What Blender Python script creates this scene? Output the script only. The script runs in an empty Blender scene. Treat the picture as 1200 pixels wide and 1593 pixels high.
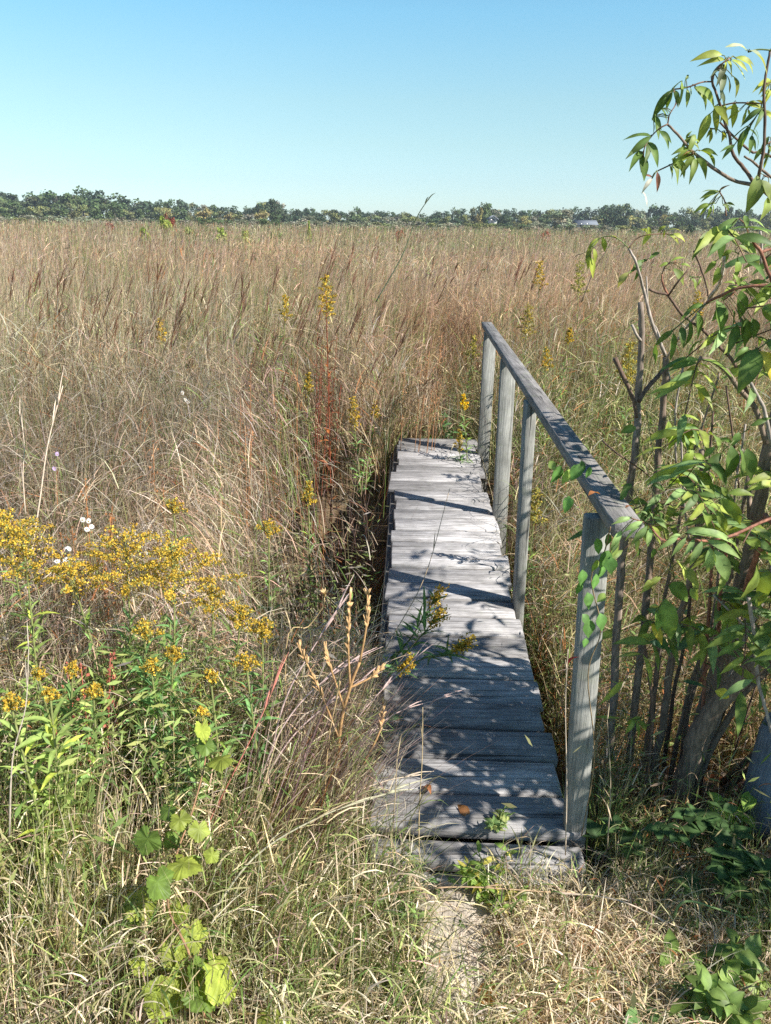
import bpy, math, random
import numpy as np
from mathutils import Vector, Matrix

# ------------------------------------------------------------------ camera, sky, sun, exposure
scene = bpy.context.scene
COL = scene.collection
F_PX, PITCH, ROLL = 1200.0, math.radians(20.6), math.radians(0.95)
fw = np.array([0, math.cos(PITCH), -math.sin(PITCH)])
rt0 = np.array([1.0, 0, 0]); up0 = np.array([0, math.sin(PITCH), math.cos(PITCH)])
rt = math.cos(ROLL)*rt0 + math.sin(ROLL)*up0
up = -math.sin(ROLL)*rt0 + math.cos(ROLL)*up0
EYE = np.array([0, 0, 1.6])
cam_d = bpy.data.cameras.new('camera'); cam = bpy.data.objects.new('camera', cam_d); COL.objects.link(cam)
cam_d.sensor_fit = 'VERTICAL'; cam_d.sensor_height = 36.0; cam_d.lens = F_PX/1593*36.0
cam_d.clip_start = 0.05; cam_d.clip_end = 5000
m = Matrix.Identity(4)
for i in range(3):
    m[i][0] = rt[i]; m[i][1] = up[i]; m[i][2] = -fw[i]; m[i][3] = EYE[i]
cam.matrix_world = m
scene.camera = cam

SUN_EL = math.radians(41)
sun_h = np.array([0.88, -0.475]); sun_h /= np.linalg.norm(sun_h)
to_sun = Vector((sun_h[0]*math.cos(SUN_EL), sun_h[1]*math.cos(SUN_EL), math.sin(SUN_EL)))
world = bpy.data.worlds.new('World'); scene.world = world; world.use_nodes = True
wn = world.node_tree; wn.nodes.clear()
sky = wn.nodes.new('ShaderNodeTexSky'); sky.sky_type = 'NISHITA'; sky.sun_disc = False
sky.sun_elevation = SUN_EL; sky.sun_rotation = math.atan2(sun_h[0], sun_h[1])
sky.air_density = 1.0; sky.dust_density = 0.3; sky.ozone_density = 1.0; sky.altitude = 200
bg = wn.nodes.new('ShaderNodeBackground'); bg.inputs['Strength'].default_value = 0.10
wo = wn.nodes.new('ShaderNodeOutputWorld')
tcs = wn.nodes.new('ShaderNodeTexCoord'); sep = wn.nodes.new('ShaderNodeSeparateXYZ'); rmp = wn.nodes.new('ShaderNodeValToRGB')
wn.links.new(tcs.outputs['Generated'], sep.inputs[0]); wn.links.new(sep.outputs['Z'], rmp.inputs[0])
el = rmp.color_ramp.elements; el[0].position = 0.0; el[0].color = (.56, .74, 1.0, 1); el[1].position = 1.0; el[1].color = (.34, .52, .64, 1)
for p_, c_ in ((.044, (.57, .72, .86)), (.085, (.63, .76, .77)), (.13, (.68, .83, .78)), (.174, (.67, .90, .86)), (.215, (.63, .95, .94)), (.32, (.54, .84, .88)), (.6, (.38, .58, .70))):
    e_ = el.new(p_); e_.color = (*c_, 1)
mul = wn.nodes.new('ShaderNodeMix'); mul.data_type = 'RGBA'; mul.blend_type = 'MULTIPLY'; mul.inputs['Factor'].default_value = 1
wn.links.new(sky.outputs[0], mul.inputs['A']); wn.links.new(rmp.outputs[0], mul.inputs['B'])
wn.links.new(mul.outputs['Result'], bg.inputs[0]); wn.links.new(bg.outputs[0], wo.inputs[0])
sl = bpy.data.lights.new('sun', 'SUN'); sl.energy = 5.0; sl.angle = math.radians(0.53); sl.color = (1.0, 0.95, 0.87)
so = bpy.data.objects.new('sun', sl); COL.objects.link(so)
so.rotation_euler = (-to_sun).to_track_quat('-Z', 'Y').to_euler()
vs = scene.view_settings; vs.view_transform = 'Standard'; vs.look = 'None'; vs.gamma = 1; vs.use_curve_mapping = False
vs.exposure = 0.95
cy = scene.cycles
cy.max_bounces = 7; cy.diffuse_bounces = 4; cy.glossy_bounces = 2; cy.transmission_bounces = 4; cy.transparent_max_bounces = 4
cy.caustics_reflective = False; cy.caustics_refractive = False
cy.use_denoising = False

# ------------------------------------------------------------------ helpers
RS = np.random.RandomState(11)
rnd = random.Random(5)

def pray(x, y):
    return fw + (x-600)/F_PX*rt - (y-796.5)/F_PX*up
def at(x, y, Y):
    d = pray(x, y); return EYE + d*(Y/d[1])
def onz(x, y, z):
    d = pray(x, y); return EYE + d*((z-EYE[2])/d[2])
def proj(p):
    q = np.asarray(p, float)-EYE; dd = q@fw
    return 600+F_PX*(q@rt)/dd, 796.5-F_PX*(q@up)/dd
def nrm(v):
    v = np.asarray(v, float); return v/(np.linalg.norm(v)+1e-12)
A = lambda *v: np.array(v, float)

def vnoise(x, y, s, seed=0):
    """smooth value noise in 0..1"""
    x = np.asarray(x, float)/s; y = np.asarray(y, float)/s
    xi = np.floor(x).astype(np.int64); yi = np.floor(y).astype(np.int64)
    fx = x-xi; fy = y-yi; fx = fx*fx*(3-2*fx); fy = fy*fy*(3-2*fy)
    def h(a, b):
        n = (a*374761393 + b*668265263 + seed*1442695041) & 0xffffffff
        n = ((n ^ (n >> 13))*1274126177) & 0xffffffff
        return ((n ^ (n >> 16)) & 0xffff)/65535.0
    return (h(xi, yi)*(1-fx)+h(xi+1, yi)*fx)*(1-fy) + (h(xi, yi+1)*(1-fx)+h(xi+1, yi+1)*fx)*fy

class Geo:
    """collects vertices, faces and vertex colours and links them as ONE mesh object"""
    def __init__(s): s.v = []; s.q = []; s.t = []; s.c = []; s.n = 0
    def add(s, v, quads=None, tris=None, col=(.5, .5, .5)):
        v = np.asarray(v, float).reshape(-1, 3)
        c = np.asarray(col, float)
        if c.ndim == 1: c = np.tile(c[None, :3], (len(v), 1))
        s.v.append(v); s.c.append(c)
        if quads is not None and len(quads): s.q.append(np.asarray(quads, np.int64).reshape(-1, 4)+s.n)
        if tris is not None and len(tris): s.t.append(np.asarray(tris, np.int64).reshape(-1, 3)+s.n)
        s.n += len(v)
    def mesh(s, name, mat, smooth=True):
        me = bpy.data.meshes.new(name)
        v = np.concatenate(s.v); c = np.concatenate(s.c)
        q = np.concatenate(s.q) if s.q else np.zeros((0, 4), np.int64)
        t = np.concatenate(s.t) if s.t else np.zeros((0, 3), np.int64)
        me.vertices.add(len(v)); me.vertices.foreach_set('co', v.astype(np.float32).ravel())
        nl = q.size+t.size
        me.loops.add(nl); me.loops.foreach_set('vertex_index', np.concatenate([q.ravel(), t.ravel()]).astype(np.int32))
        me.polygons.add(len(q)+len(t))
        st = np.concatenate([np.arange(len(q))*4, q.size+np.arange(len(t))*3]).astype(np.int32)
        me.polygons.foreach_set('loop_start', st)
        me.update(calc_edges=True)
        if smooth: me.polygons.foreach_set('use_smooth', np.ones(len(q)+len(t), bool))
        a = me.attributes.new('Col', 'FLOAT_COLOR', 'POINT')
        a.data.foreach_set('color', np.concatenate([c, np.ones((len(c), 1))], 1).astype(np.float32).ravel())
        me.materials.append(mat)
        return me
    def build(s, name, mat, parent=None, smooth=True, origin=None):
        if origin is not None:
            s.v = [a-np.asarray(origin)[None] for a in s.v]
        o = bpy.data.objects.new(name, s.mesh(name, mat, smooth)); COL.objects.link(o)
        if origin is not None and parent is None: o.location = origin
        if parent is not None: o.parent = parent
        return o

def tag(o, label=None, cat=None, group=None, kind=None):
    if label: o['label'] = label
    if cat: o['category'] = cat
    if group: o['group'] = group
    if kind: o['kind'] = kind
    return o
def empty(name, loc, label, cat, group=None):
    e = bpy.data.objects.new(name, None); COL.objects.link(e); e.location = loc
    e.empty_display_size = .05
    return tag(e, label, cat, group)
def kids_of(o): return [c for c in bpy.data.objects if c.parent == o]
def dup(o, kids, loc, scl=(1, 1, 1), rz=0, label=None):
    c = o.copy(); COL.objects.link(c); c.location = loc; c.scale = scl; c.rotation_euler = (0, 0, rz)
    if label: c['label'] = label
    for k in kids:
        d = k.copy(); COL.objects.link(d); d.parent = c
    return c

# ---- shapes
def tube(g, pts, rad, col, sides=6, col2=None):
    pts = np.asarray(pts, float); n = len(pts)
    rad = np.full(n, rad, float) if np.isscalar(rad) else np.asarray(rad, float)
    T = np.gradient(pts, axis=0); T /= np.linalg.norm(T, axis=1)[:, None]+1e-12
    ref = A(0.31, 0.9, 0.2) if abs(T[0][2]) > .7 else A(0, 0, 1)
    V = []; ang = np.linspace(0, 2*np.pi, sides, endpoint=False)
    for i in range(n):
        e1 = nrm(np.cross(T[i], ref)); e2 = np.cross(T[i], e1)
        V.append(pts[i]+rad[i]*(np.cos(ang)[:, None]*e1+np.sin(ang)[:, None]*e2))
    V = np.concatenate(V)
    Q = [(i*sides+j, i*sides+(j+1) % sides, (i+1)*sides+(j+1) % sides, (i+1)*sides+j) for i in range(n-1) for j in range(sides)]
    V = np.concatenate([V, pts[:1], pts[-1:]])
    Tr = [(n*sides, (j+1) % sides, j) for j in range(sides)]+[(n*sides+1, (n-1)*sides+j, (n-1)*sides+(j+1) % sides) for j in range(sides)]
    c = np.asarray(col, float)
    if col2 is not None:
        t = np.repeat(np.linspace(0, 1, n), sides); t = np.concatenate([t, [0, 1]])[:, None]
        c = c*(1-t)+np.asarray(col2, float)*t
    g.add(V, Q, Tr, c)

def smooth_path(pts, k=4):
    """Catmull-Rom through the points"""
    p = np.asarray(pts, float)
    if len(p) < 3: return np.array([p[0]*(1-t)+p[-1]*t for t in np.linspace(0, 1, k+1)])
    q = np.vstack([2*p[0]-p[1], p, 2*p[-1]-p[-2]]); out = []
    for i in range(1, len(q)-2):
        for t in np.linspace(0, 1, k, endpoint=False):
            a, b, c, d = q[i-1], q[i], q[i+1], q[i+2]
            out.append(.5*((2*b)+(-a+c)*t+(2*a-5*b+4*c-d)*t*t+(-a+3*b-3*c+d)*t**3))
    out.append(p[-1]); return np.array(out)

def leaf(g, base, tip, w, col, bulge=.12, fold=.25, roll=None, nseg=7, col2=None, curl=0.0, bdir=None):
    """one leaf blade: pointed, folded along its midrib, arched"""
    base = np.asarray(base, float); tip = np.asarray(tip, float); a = tip-base; L = np.linalg.norm(a)+1e-9; ah = a/L
    b = np.asarray(bdir, float) if bdir is not None else A(0, 0, 1)
    b = b-ah*(b@ah)
    if np.linalg.norm(b) < .3: 
        b = A(rnd.uniform(-1, 1), rnd.uniform(-1, .2), .3); b = b-ah*(b@ah)
    b = nrm(b); e2 = np.cross(ah, b)
    if roll is None: roll = rnd.uniform(-.9, .9)
    t = np.linspace(0, 1, nseg+1)
    mid = base+np.outer(t, a)+np.outer(4*t*(1-t)*(1-.3*t), b)*bulge*L
    tw = roll+curl*t
    side = np.cos(tw)[:, None]*e2+np.sin(tw)[:, None]*b
    nor = np.cos(tw)[:, None]*b-np.sin(tw)[:, None]*e2
    prof = np.clip(np.sin(np.pi*t**.78), 0, 1)**.95*(1.06-.30*t); prof[0] = .04; prof[-1] = 0.01
    hw = (w*L*prof)[:, None]
    ripple = (np.sin(t*9+rnd.uniform(0, 6))*.12)[:, None]
    Lf = mid+side*hw+nor*hw*(fold+ripple); Rt = mid-side*hw+nor*hw*(fold-ripple)
    V = np.stack([Lf, mid, Rt], 1).reshape(-1, 3)
    Q = []
    for i in range(nseg):
        k = i*3; Q += [(k, k+1, k+4, k+3), (k+1, k+2, k+5, k+4)]
    c = np.asarray(col, float); c2 = c if col2 is None else np.asarray(col2, float)
    cc = np.outer(1-t, c)+np.outer(t, c2)
    C = np.stack([cc, cc*1.25+.01, cc*.95], 1).reshape(-1, 3)
    g.add(V, Q, None, C)

def rhombs(g, pos, d, side, ln, w, col):
    """N diamond shaped leaflets / petals"""
    pos = np.asarray(pos); d = np.asarray(d); side = np.asarray(side)
    ln = np.asarray(ln).reshape(-1, 1)*np.ones((len(pos), 1)); w = np.asarray(w).reshape(-1, 1)*np.ones((len(pos), 1))
    a = pos; b = pos+d*ln*.45+side*w; c = pos+d*ln; e = pos+d*ln*.45-side*w
    V = np.stack([a, b, c, e], 1).reshape(-1, 3)
    n = len(pos); Q = np.arange(4*n).reshape(n, 4)
    g.add(V, Q, None, np.repeat(np.asarray(col), 4, 0) if np.ndim(col) == 2 else col)

def unit_rand(n, rs=RS):
    v = rs.normal(size=(n, 3)); return v/np.linalg.norm(v, axis=1)[:, None]
def perp_rand(d, rs=RS):
    s = np.cross(d, unit_rand(len(d), rs)); return s/(np.linalg.norm(s, axis=1)[:, None]+1e-9)

def blades(g, base, length, az, th0, th1, w, c0, c1, S=4, wz=0.0, flat=0.6):
    """N arched ribbons: az direction of lean, angle from vertical th0 at root to th1 at tip"""
    n = len(base); t = np.linspace(0, 1, S+1)
    th = th0[:, None]+(th1-th0)[:, None]*(t[None]**1.4)
    seg = length[:, None]/S
    hx = np.sin(th); vz = np.cos(th)
    hx = np.concatenate([np.zeros((n, 1)), np.cumsum((hx[:, 1:]+hx[:, :-1])/2, 1)], 1)*seg
    vz = np.concatenate([np.zeros((n, 1)), np.cumsum((vz[:, 1:]+vz[:, :-1])/2, 1)], 1)*seg
    ca = np.cos(az)[:, None]; sa = np.sin(az)[:, None]
    P = np.stack([base[:, :1]+hx*ca, base[:, 1:2]+hx*sa, base[:, 2:3]+vz], 2)
    sz = az+RS.uniform(-1.3, 1.3, n)+np.pi/2
    side = np.stack([np.cos(sz), np.sin(sz), RS.uniform(-.3, .3, n)], 1)
    prof = (1-t**1.6)*.94+.06; prof[0] = flat
    W = (w[:, None]*prof[None])[:, :, None]*.5
    V = np.stack([P-side[:, None]*W, P+side[:, None]*W], 2)      # n,S+1,2,3
    idx = (np.arange(n)*(S+1)*2)[:, None]+(np.arange(S)*2)[None]
    Q = np.stack([idx, idx+1, idx+3, idx+2], 2).reshape(-1, 4)
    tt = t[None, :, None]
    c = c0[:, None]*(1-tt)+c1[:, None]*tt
    C = np.repeat(c[:, :, None], 2, 2)
    g.add(V.reshape(-1, 3), Q, None, C.reshape(-1, 3))
    return P[:, -1]

# ------------------------------------------------------------------ materials
def nodes(name):
    mt = bpy.data.materials.new(name); mt.use_nodes = True; nt = mt.node_tree
    return mt, nt, nt.nodes['Principled BSDF'], nt.nodes['Material Output']
def plant_mat(name, rough=.6, spec=.25, trans=.3, tint=(1.1, 1.15, .6), var=.25, nscale=60):
    mt, nt, p, out = nodes(name); L = nt.links
    at_ = nt.nodes.new('ShaderNodeAttribute'); at_.attribute_name = 'Col'
    geo = nt.nodes.new('ShaderNodeTexCoord')
    no = nt.nodes.new('ShaderNodeTexNoise'); no.inputs['Scale'].default_value = nscale; no.inputs['Detail'].default_value = 3
    L.new(geo.outputs['Object'], no.inputs['Vector'])
    mr = nt.nodes.new('ShaderNodeMapRange'); mr.inputs[1].default_value = .3; mr.inputs[2].default_value = .7
    mr.inputs[3].default_value = 1-var; mr.inputs[4].default_value = 1+var
    L.new(no.outputs[0], mr.inputs[0])
    mx = nt.nodes.new('ShaderNodeVectorMath'); mx.operation = 'SCALE'
    L.new(at_.outputs['Color'], mx.inputs[0]); L.new(mr.outputs[0], mx.inputs['Scale'])
    L.new(mx.outputs[0], p.inputs['Base Color'])
    p.inputs['Roughness'].default_value = rough; p.inputs['Specular IOR Level'].default_value = spec
    if trans > 0:
        tr = nt.nodes.new('ShaderNodeBsdfTranslucent')
        m2 = nt.nodes.new('ShaderNodeVectorMath'); m2.operation = 'MULTIPLY'; m2.inputs[1].default_value = tint
        L.new(mx.outputs[0], m2.inputs[0]); L.new(m2.outputs[0], tr.inputs[0])
        ms = nt.nodes.new('ShaderNodeMixShader'); ms.inputs[0].default_value = trans
        L.new(p.outputs[0], ms.inputs[1]); L.new(tr.outputs[0], ms.inputs[2]); L.new(ms.outputs[0], out.inputs[0])
    return mt
M_GRASS = plant_mat('dry_grass', .7, .15, .40, (1.05, 1.0, .85), .15, 12)
M_LEAF = plant_mat('green_leaf', .5, .3, .35, (1.35, 1.3, .45), .36, 38)
M_PETAL = plant_mat('flower', .7, .1, .25, (1.1, 1.0, .6), .15, 200)
M_STEM = plant_mat('plant_stem', .7, .2, 0, var=.25, nscale=80)
M_CROWN = plant_mat('tree_foliage', .8, .05, .15, (1.1, 1.1, .7), .2, .6)

def bark_mat():
    mt, nt, p, out = nodes('shrub_bark'); L = nt.links
    tc = nt.nodes.new('ShaderNodeTexCoord'); mp = nt.nodes.new('ShaderNodeMapping'); mp.inputs['Scale'].default_value = (1, 1, .22)
    n1 = nt.nodes.new('ShaderNodeTexNoise'); n1.inputs['Scale'].default_value = 120; n1.inputs['Detail'].default_value = 5
    L.new(tc.outputs['Object'], mp.inputs[0]); L.new(mp.outputs[0], n1.inputs['Vector'])
    at_ = nt.nodes.new('ShaderNodeAttribute'); at_.attribute_name = 'Col'
    mr = nt.nodes.new('ShaderNodeMapRange'); mr.inputs[1].default_value = .3; mr.inputs[2].default_value = .7; mr.inputs[3].default_value = .55; mr.inputs[4].default_value = 1.4
    L.new(n1.outputs[0], mr.inputs[0])
    mx = nt.nodes.new('ShaderNodeVectorMath'); mx.operation = 'SCALE'
    L.new(at_.outputs['Color'], mx.inputs[0]); L.new(mr.outputs[0], mx.inputs['Scale']); L.new(mx.outputs[0], p.inputs['Base Color'])
    p.inputs['Roughness'].default_value = .8; p.inputs['Specular IOR Level'].default_value = .2
    bu = nt.nodes.new('ShaderNodeBump'); bu.inputs['Strength'].default_value = .5; bu.inputs['Distance'].default_value = .004
    L.new(n1.outputs[0], bu.inputs['Height']); L.new(bu.outputs[0], p.inputs['Normal'])
    return mt
M_BARK = bark_mat()

def wood_mat(name, c_dark, c_light, axis, lichen=0.0):
    """weathered grey timber: long grain along AXIS, cracks, blotches, every board its own tone"""
    mt, nt, p, out = nodes(name); L = nt.links; N = nt.nodes.new
    tc = N('ShaderNodeTexCoord'); geo = N('ShaderNodeNewGeometry')
    off = N('ShaderNodeVectorMath'); off.operation = 'ADD'
    sc = N('ShaderNodeVectorMath'); sc.operation = 'SCALE'; sc.inputs[0].default_value = (17.3, 9.1, 23.7)
    L.new(geo.outputs['Random Per Island'], sc.inputs['Scale'])
    L.new(tc.outputs['Object'], off.inputs[0]); L.new(sc.outputs[0], off.inputs[1])
    def noise(scale, along, across, detail=6, dist=0.0, rough=.6):
        mp = N('ShaderNodeMapping'); s = [across]*3; s[axis] = along; mp.inputs['Scale'].default_value = s
        n = N('ShaderNodeTexNoise'); n.inputs['Scale'].default_value = scale; n.inputs['Detail'].default_value = detail
        n.inputs['Distortion'].default_value = dist; n.inputs['Roughness'].default_value = rough
        L.new(off.outputs[0], mp.inputs[0]); L.new(mp.outputs[0], n.inputs['Vector']); return n.outputs[0]
    grain = noise(1, 5, 170, 6, .4); wide = noise(1, 3, 38, 4, .8); blot = noise(1, 9, 14, 4); fine = noise(1, 40, 500, 3)
    crack = noise(1, 2.2, 70, 3, .3)
    def ramp(src, a, b):
        r = N('ShaderNodeMapRange'); r.inputs[1].default_value = a; r.inputs[2].default_value = b; L.new(src, r.inputs[0]); return r.outputs[0]
    def math_(op, a, b):
        q = N('ShaderNodeMath'); q.operation = op
        for i, s in enumerate((a, b)):
            if isinstance(s, (int, float)): q.inputs[i].default_value = s
            else: L.new(s, q.inputs[i])
        return q.outputs[0]
    g1 = math_('ADD', math_('MULTIPLY', ramp(grain, .3, .7), .45), math_('MULTIPLY', ramp(wide, .3, .7), .3))
    g2 = math_('ADD', g1, math_('MULTIPLY', ramp(fine, .3, .7), .25))
    cr = N('ShaderNodeValToRGB'); L.new(g2, cr.inputs[0])
    cr.color_ramp.elements[0].position = .2; cr.color_ramp.elements[0].color = (*c_dark, 1)
    cr.color_ramp.elements[1].position = .8; cr.color_ramp.elements[1].color = (*c_light, 1)
    tone = math_('MULTIPLY', math_('ADD', .62, math_('MULTIPLY', geo.outputs['Random Per Island'], .62)), math_('ADD', .7, math_('MULTIPLY', ramp(blot, .3, .7), .5)))
    ck = ramp(crack, .30, .36)
    tone = math_('MULTIPLY', tone, math_('ADD', .35, math_('MULTIPLY', ck, .65)))
    mx = N('ShaderNodeVectorMath'); mx.operation = 'SCALE'; L.new(cr.outputs[0], mx.inputs[0]); L.new(tone, mx.inputs['Scale'])
    src = mx.outputs[0]
    if lichen > 0:
        n = N('ShaderNodeTexNoise'); n.inputs['Scale'].default_value = 26; n.inputs['Detail'].default_value = 6
        L.new(off.outputs[0], n.inputs['Vector'])
        mm = N('ShaderNodeMix'); mm.data_type = 'RGBA'; mm.inputs['B'].default_value = (.20, .23, .15, 1)
        L.new(math_('MULTIPLY', ramp(n.outputs[0], .55, .68), lichen), mm.inputs['Factor']); L.new(src, mm.inputs['A']); src = mm.outputs['Result']
    L.new(src, p.inputs['Base Color'])
    p.inputs['Roughness'].default_value = .85; p.inputs['Specular IOR Level'].default_value = .15
    bu = N('ShaderNodeBump'); bu.inputs['Strength'].default_value = .6; bu.inputs['Distance'].default_value = .003
    L.new(math_('ADD', g2, math_('MULTIPLY', ck, .8)), bu.inputs['Height']); L.new(bu.outputs[0], p.inputs['Normal'])
    return mt
M_DECK = wood_mat('weathered_deck_wood', (.15, .142, .14), (.57, .55, .545), 0, .14)
M_RAIL = wood_mat('weathered_rail_wood', (.12, .115, .11), (.40, .375, .36), 1, .3)
M_POST = wood_mat('weathered_post_wood', (.19, .19, .175), (.48, .475, .435), 2, .25)
M_BEAM = wood_mat('dark_joist_wood', (.10, .095, .09), (.26, .245, .23), 1, .2)
M_PLANK = wood_mat('tan_plank_wood', (.46, .39, .32), (.74, .66, .56), 1, 0)

def ground_mat():
    mt, nt, p, out = nodes('ground_soil'); L = nt.links; N = nt.nodes.new
    tc = N('ShaderNodeTexCoord'); n = N('ShaderNodeTexNoise'); n.inputs['Scale'].default_value = 9; n.inputs['Detail'].default_value = 8
    n2 = N('ShaderNodeTexNoise'); n2.inputs['Scale'].default_value = .06; n2.inputs['Detail'].default_value = 5
    L.new(tc.outputs['Object'], n.inputs['Vector']); L.new(tc.outputs['Object'], n2.inputs['Vector'])
    cr = N('ShaderNodeValToRGB'); e = cr.color_ramp.elements
    e[0].position = .3; e[0].color = (.05, .04, .028, 1); e[1].position = .72; e[1].color = (.23, .175, .115, 1)
    L.new(n.outputs[0], cr.inputs[0])
    c2 = N('ShaderNodeValToRGB'); e = c2.color_ramp.elements
    e[0].position = .4; e[0].color = (.7, .62, .5, 1); e[1].position = .62; e[1].color = (.6, .75, .4, 1)
    L.new(n2.outputs[0], c2.inputs[0])
    mm = N('ShaderNodeMix'); mm.data_type = 'RGBA'; mm.blend_type = 'MULTIPLY'; mm.inputs['Factor'].default_value = .5
    L.new(cr.outputs[0], mm.inputs['A']); L.new(c2.outputs[0], mm.inputs['B']); L.new(mm.outputs['Result'], p.inputs['Base Color'])
    p.inputs['Roughness'].default_value = .95; p.inputs['Specular IOR Level'].default_value = .05
    bu = N('ShaderNodeBump'); bu.inputs['Strength'].default_value = .8; bu.inputs['Distance'].default_value = .03
    L.new(n.outputs[0], bu.inputs['Height']); L.new(bu.outputs[0], p.inputs['Normal'])
    return mt
def paint_mat(name, c, rough=.6):
    mt, nt, p, out = nodes(name)
    n = nt.nodes.new('ShaderNodeTexNoise'); n.inputs['Scale'].default_value = 2.5; n.inputs['Detail'].default_value = 4
    cr = nt.nodes.new('ShaderNodeValToRGB'); cr.color_ramp.elements[0].color = (*[k*.85 for k in c], 1); cr.color_ramp.elements[1].color = (*c, 1)
    nt.links.new(n.outputs[0], cr.inputs[0]); nt.links.new(cr.outputs[0], p.inputs['Base Color']); p.inputs['Roughness'].default_value = rough
    return mt

# ------------------------------------------------------------------ terrain
def gz(x, y):
    x = np.asarray(x, float); y = np.asarray(y, float)
    d = .42*np.exp(-((y-3.5)/1.1)**4)*np.clip(1.15-np.abs(x-.3)/9, .35, 1)
    fade = np.clip((60-np.hypot(x, y))/50, 0, 1)
    return -.15-.05*np.clip((y-1.2)/1, 0, 1)-d+(vnoise(x, y, .7, 3)-.5)*.07*fade
def make_ground():
    ys = np.concatenate([np.linspace(-4, 8, 97), np.linspace(8.4, 30, 40), np.array([35, 42, 52, 70, 100, 150, 220, 320, 500, 900, 2500])])
    xs = np.concatenate([-np.array([2500, 900, 400, 200, 100, 60, 40, 28, 20, 14, 10]), np.linspace(-8, 8, 111), np.array([10, 14, 20, 28, 40, 60, 100, 200, 400, 900, 2500])])
    X, Y = np.meshgrid(xs, ys); Z = gz(X, Y)
    g = Geo(); nx, ny = len(xs), len(ys); i = np.arange(ny-1)[:, None]*nx+np.arange(nx-1)[None]
    g.add(np.stack([X, Y, Z], 2).reshape(-1, 3), np.stack([i, i+1, i+nx+1, i+nx], 2).reshape(-1, 4))
    o = g.build('ground', ground_mat()); tag(o, kind='structure')
make_ground()

# ------------------------------------------------------------------ footbridge
SL = 0.03
def deck_z(y): return SL*(y-1.7)
def deck_x(y): return -.02+.026*(y-1.7)       # left edge
DW = .565
def box(g, c, sx, sy, sz, R=None, bev=.004, jit=0.0):
    """bevelled box as a closed shell; R rotates it about its centre"""
    h = np.array([sx, sy, sz])/2; b = min(bev, h.min()*.4); V = []; 
    import itertools
    bm_pts = {}
    for s in itertools.product((-1, 1), repeat=3):
        for k in range(3):
            p = h*np.array(s); q = p.copy()
            for j in range(3):
                if j != k: q[j] -= s[j]*b
            # point lies on face k
            bm_pts[(s, k)] = len(V); V.append(q)
    F4 = []; F3 = []
    for k in range(3):
        i, j = [a for a in range(3) if a != k]
        for sg in (-1, 1):
            ring = []
            for a, bb in ((-1, -1), (1, -1), (1, 1), (-1, 1)):
                s = [0, 0, 0]; s[k] = sg; s[i] = a; s[j] = bb; ring.append(bm_pts[(tuple(s), k)])
            if sg*(1 if (i, j) in ((0, 1), (1, 2)) else -1) < 0: ring = ring[::-1]
            F4.append(ring)
    for k in range(3):                      # edges along axis k
        i, j = [a for a in range(3) if a != k]
        for a in (-1, 1):
            for bb in (-1, 1):
                s0 = [0]*3; s1 = [0]*3; s0[k] = -1; s1[k] = 1
                for s in (s0, s1): s[i] = a; s[j] = bb
                F4.append([bm_pts[(tuple(s0), i)], bm_pts[(tuple(s1), i)], bm_pts[(tuple(s1), j)], bm_pts[(tuple(s0), j)]])
    for s in itertools.product((-1, 1), repeat=3):
        F3.append([bm_pts[(s, 0)], bm_pts[(s, 1)], bm_pts[(s, 2)]])
    V = np.array(V)
    if jit: V = V+RS.normal(0, jit, (8, 3)).repeat(3, 0)[:len(V)]
    if R is not None: V = V@np.asarray(R).T
    g.add(V+np.asarray(c), F4, F3)
def rotm(ax=0, ay=0, az=0):
    return np.array((Matrix.Rotation(az, 3, 'Z')@Matrix.Rotation(ay, 3, 'Y')@Matrix.Rotation(ax, 3, 'X')))

def fix_normals(o):
    import bmesh
    bm = bmesh.new(); bm.from_mesh(o.data); bmesh.ops.recalc_face_normals(bm, faces=bm.faces[:]); bm.to_mesh(o.data); bm.free()

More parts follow.
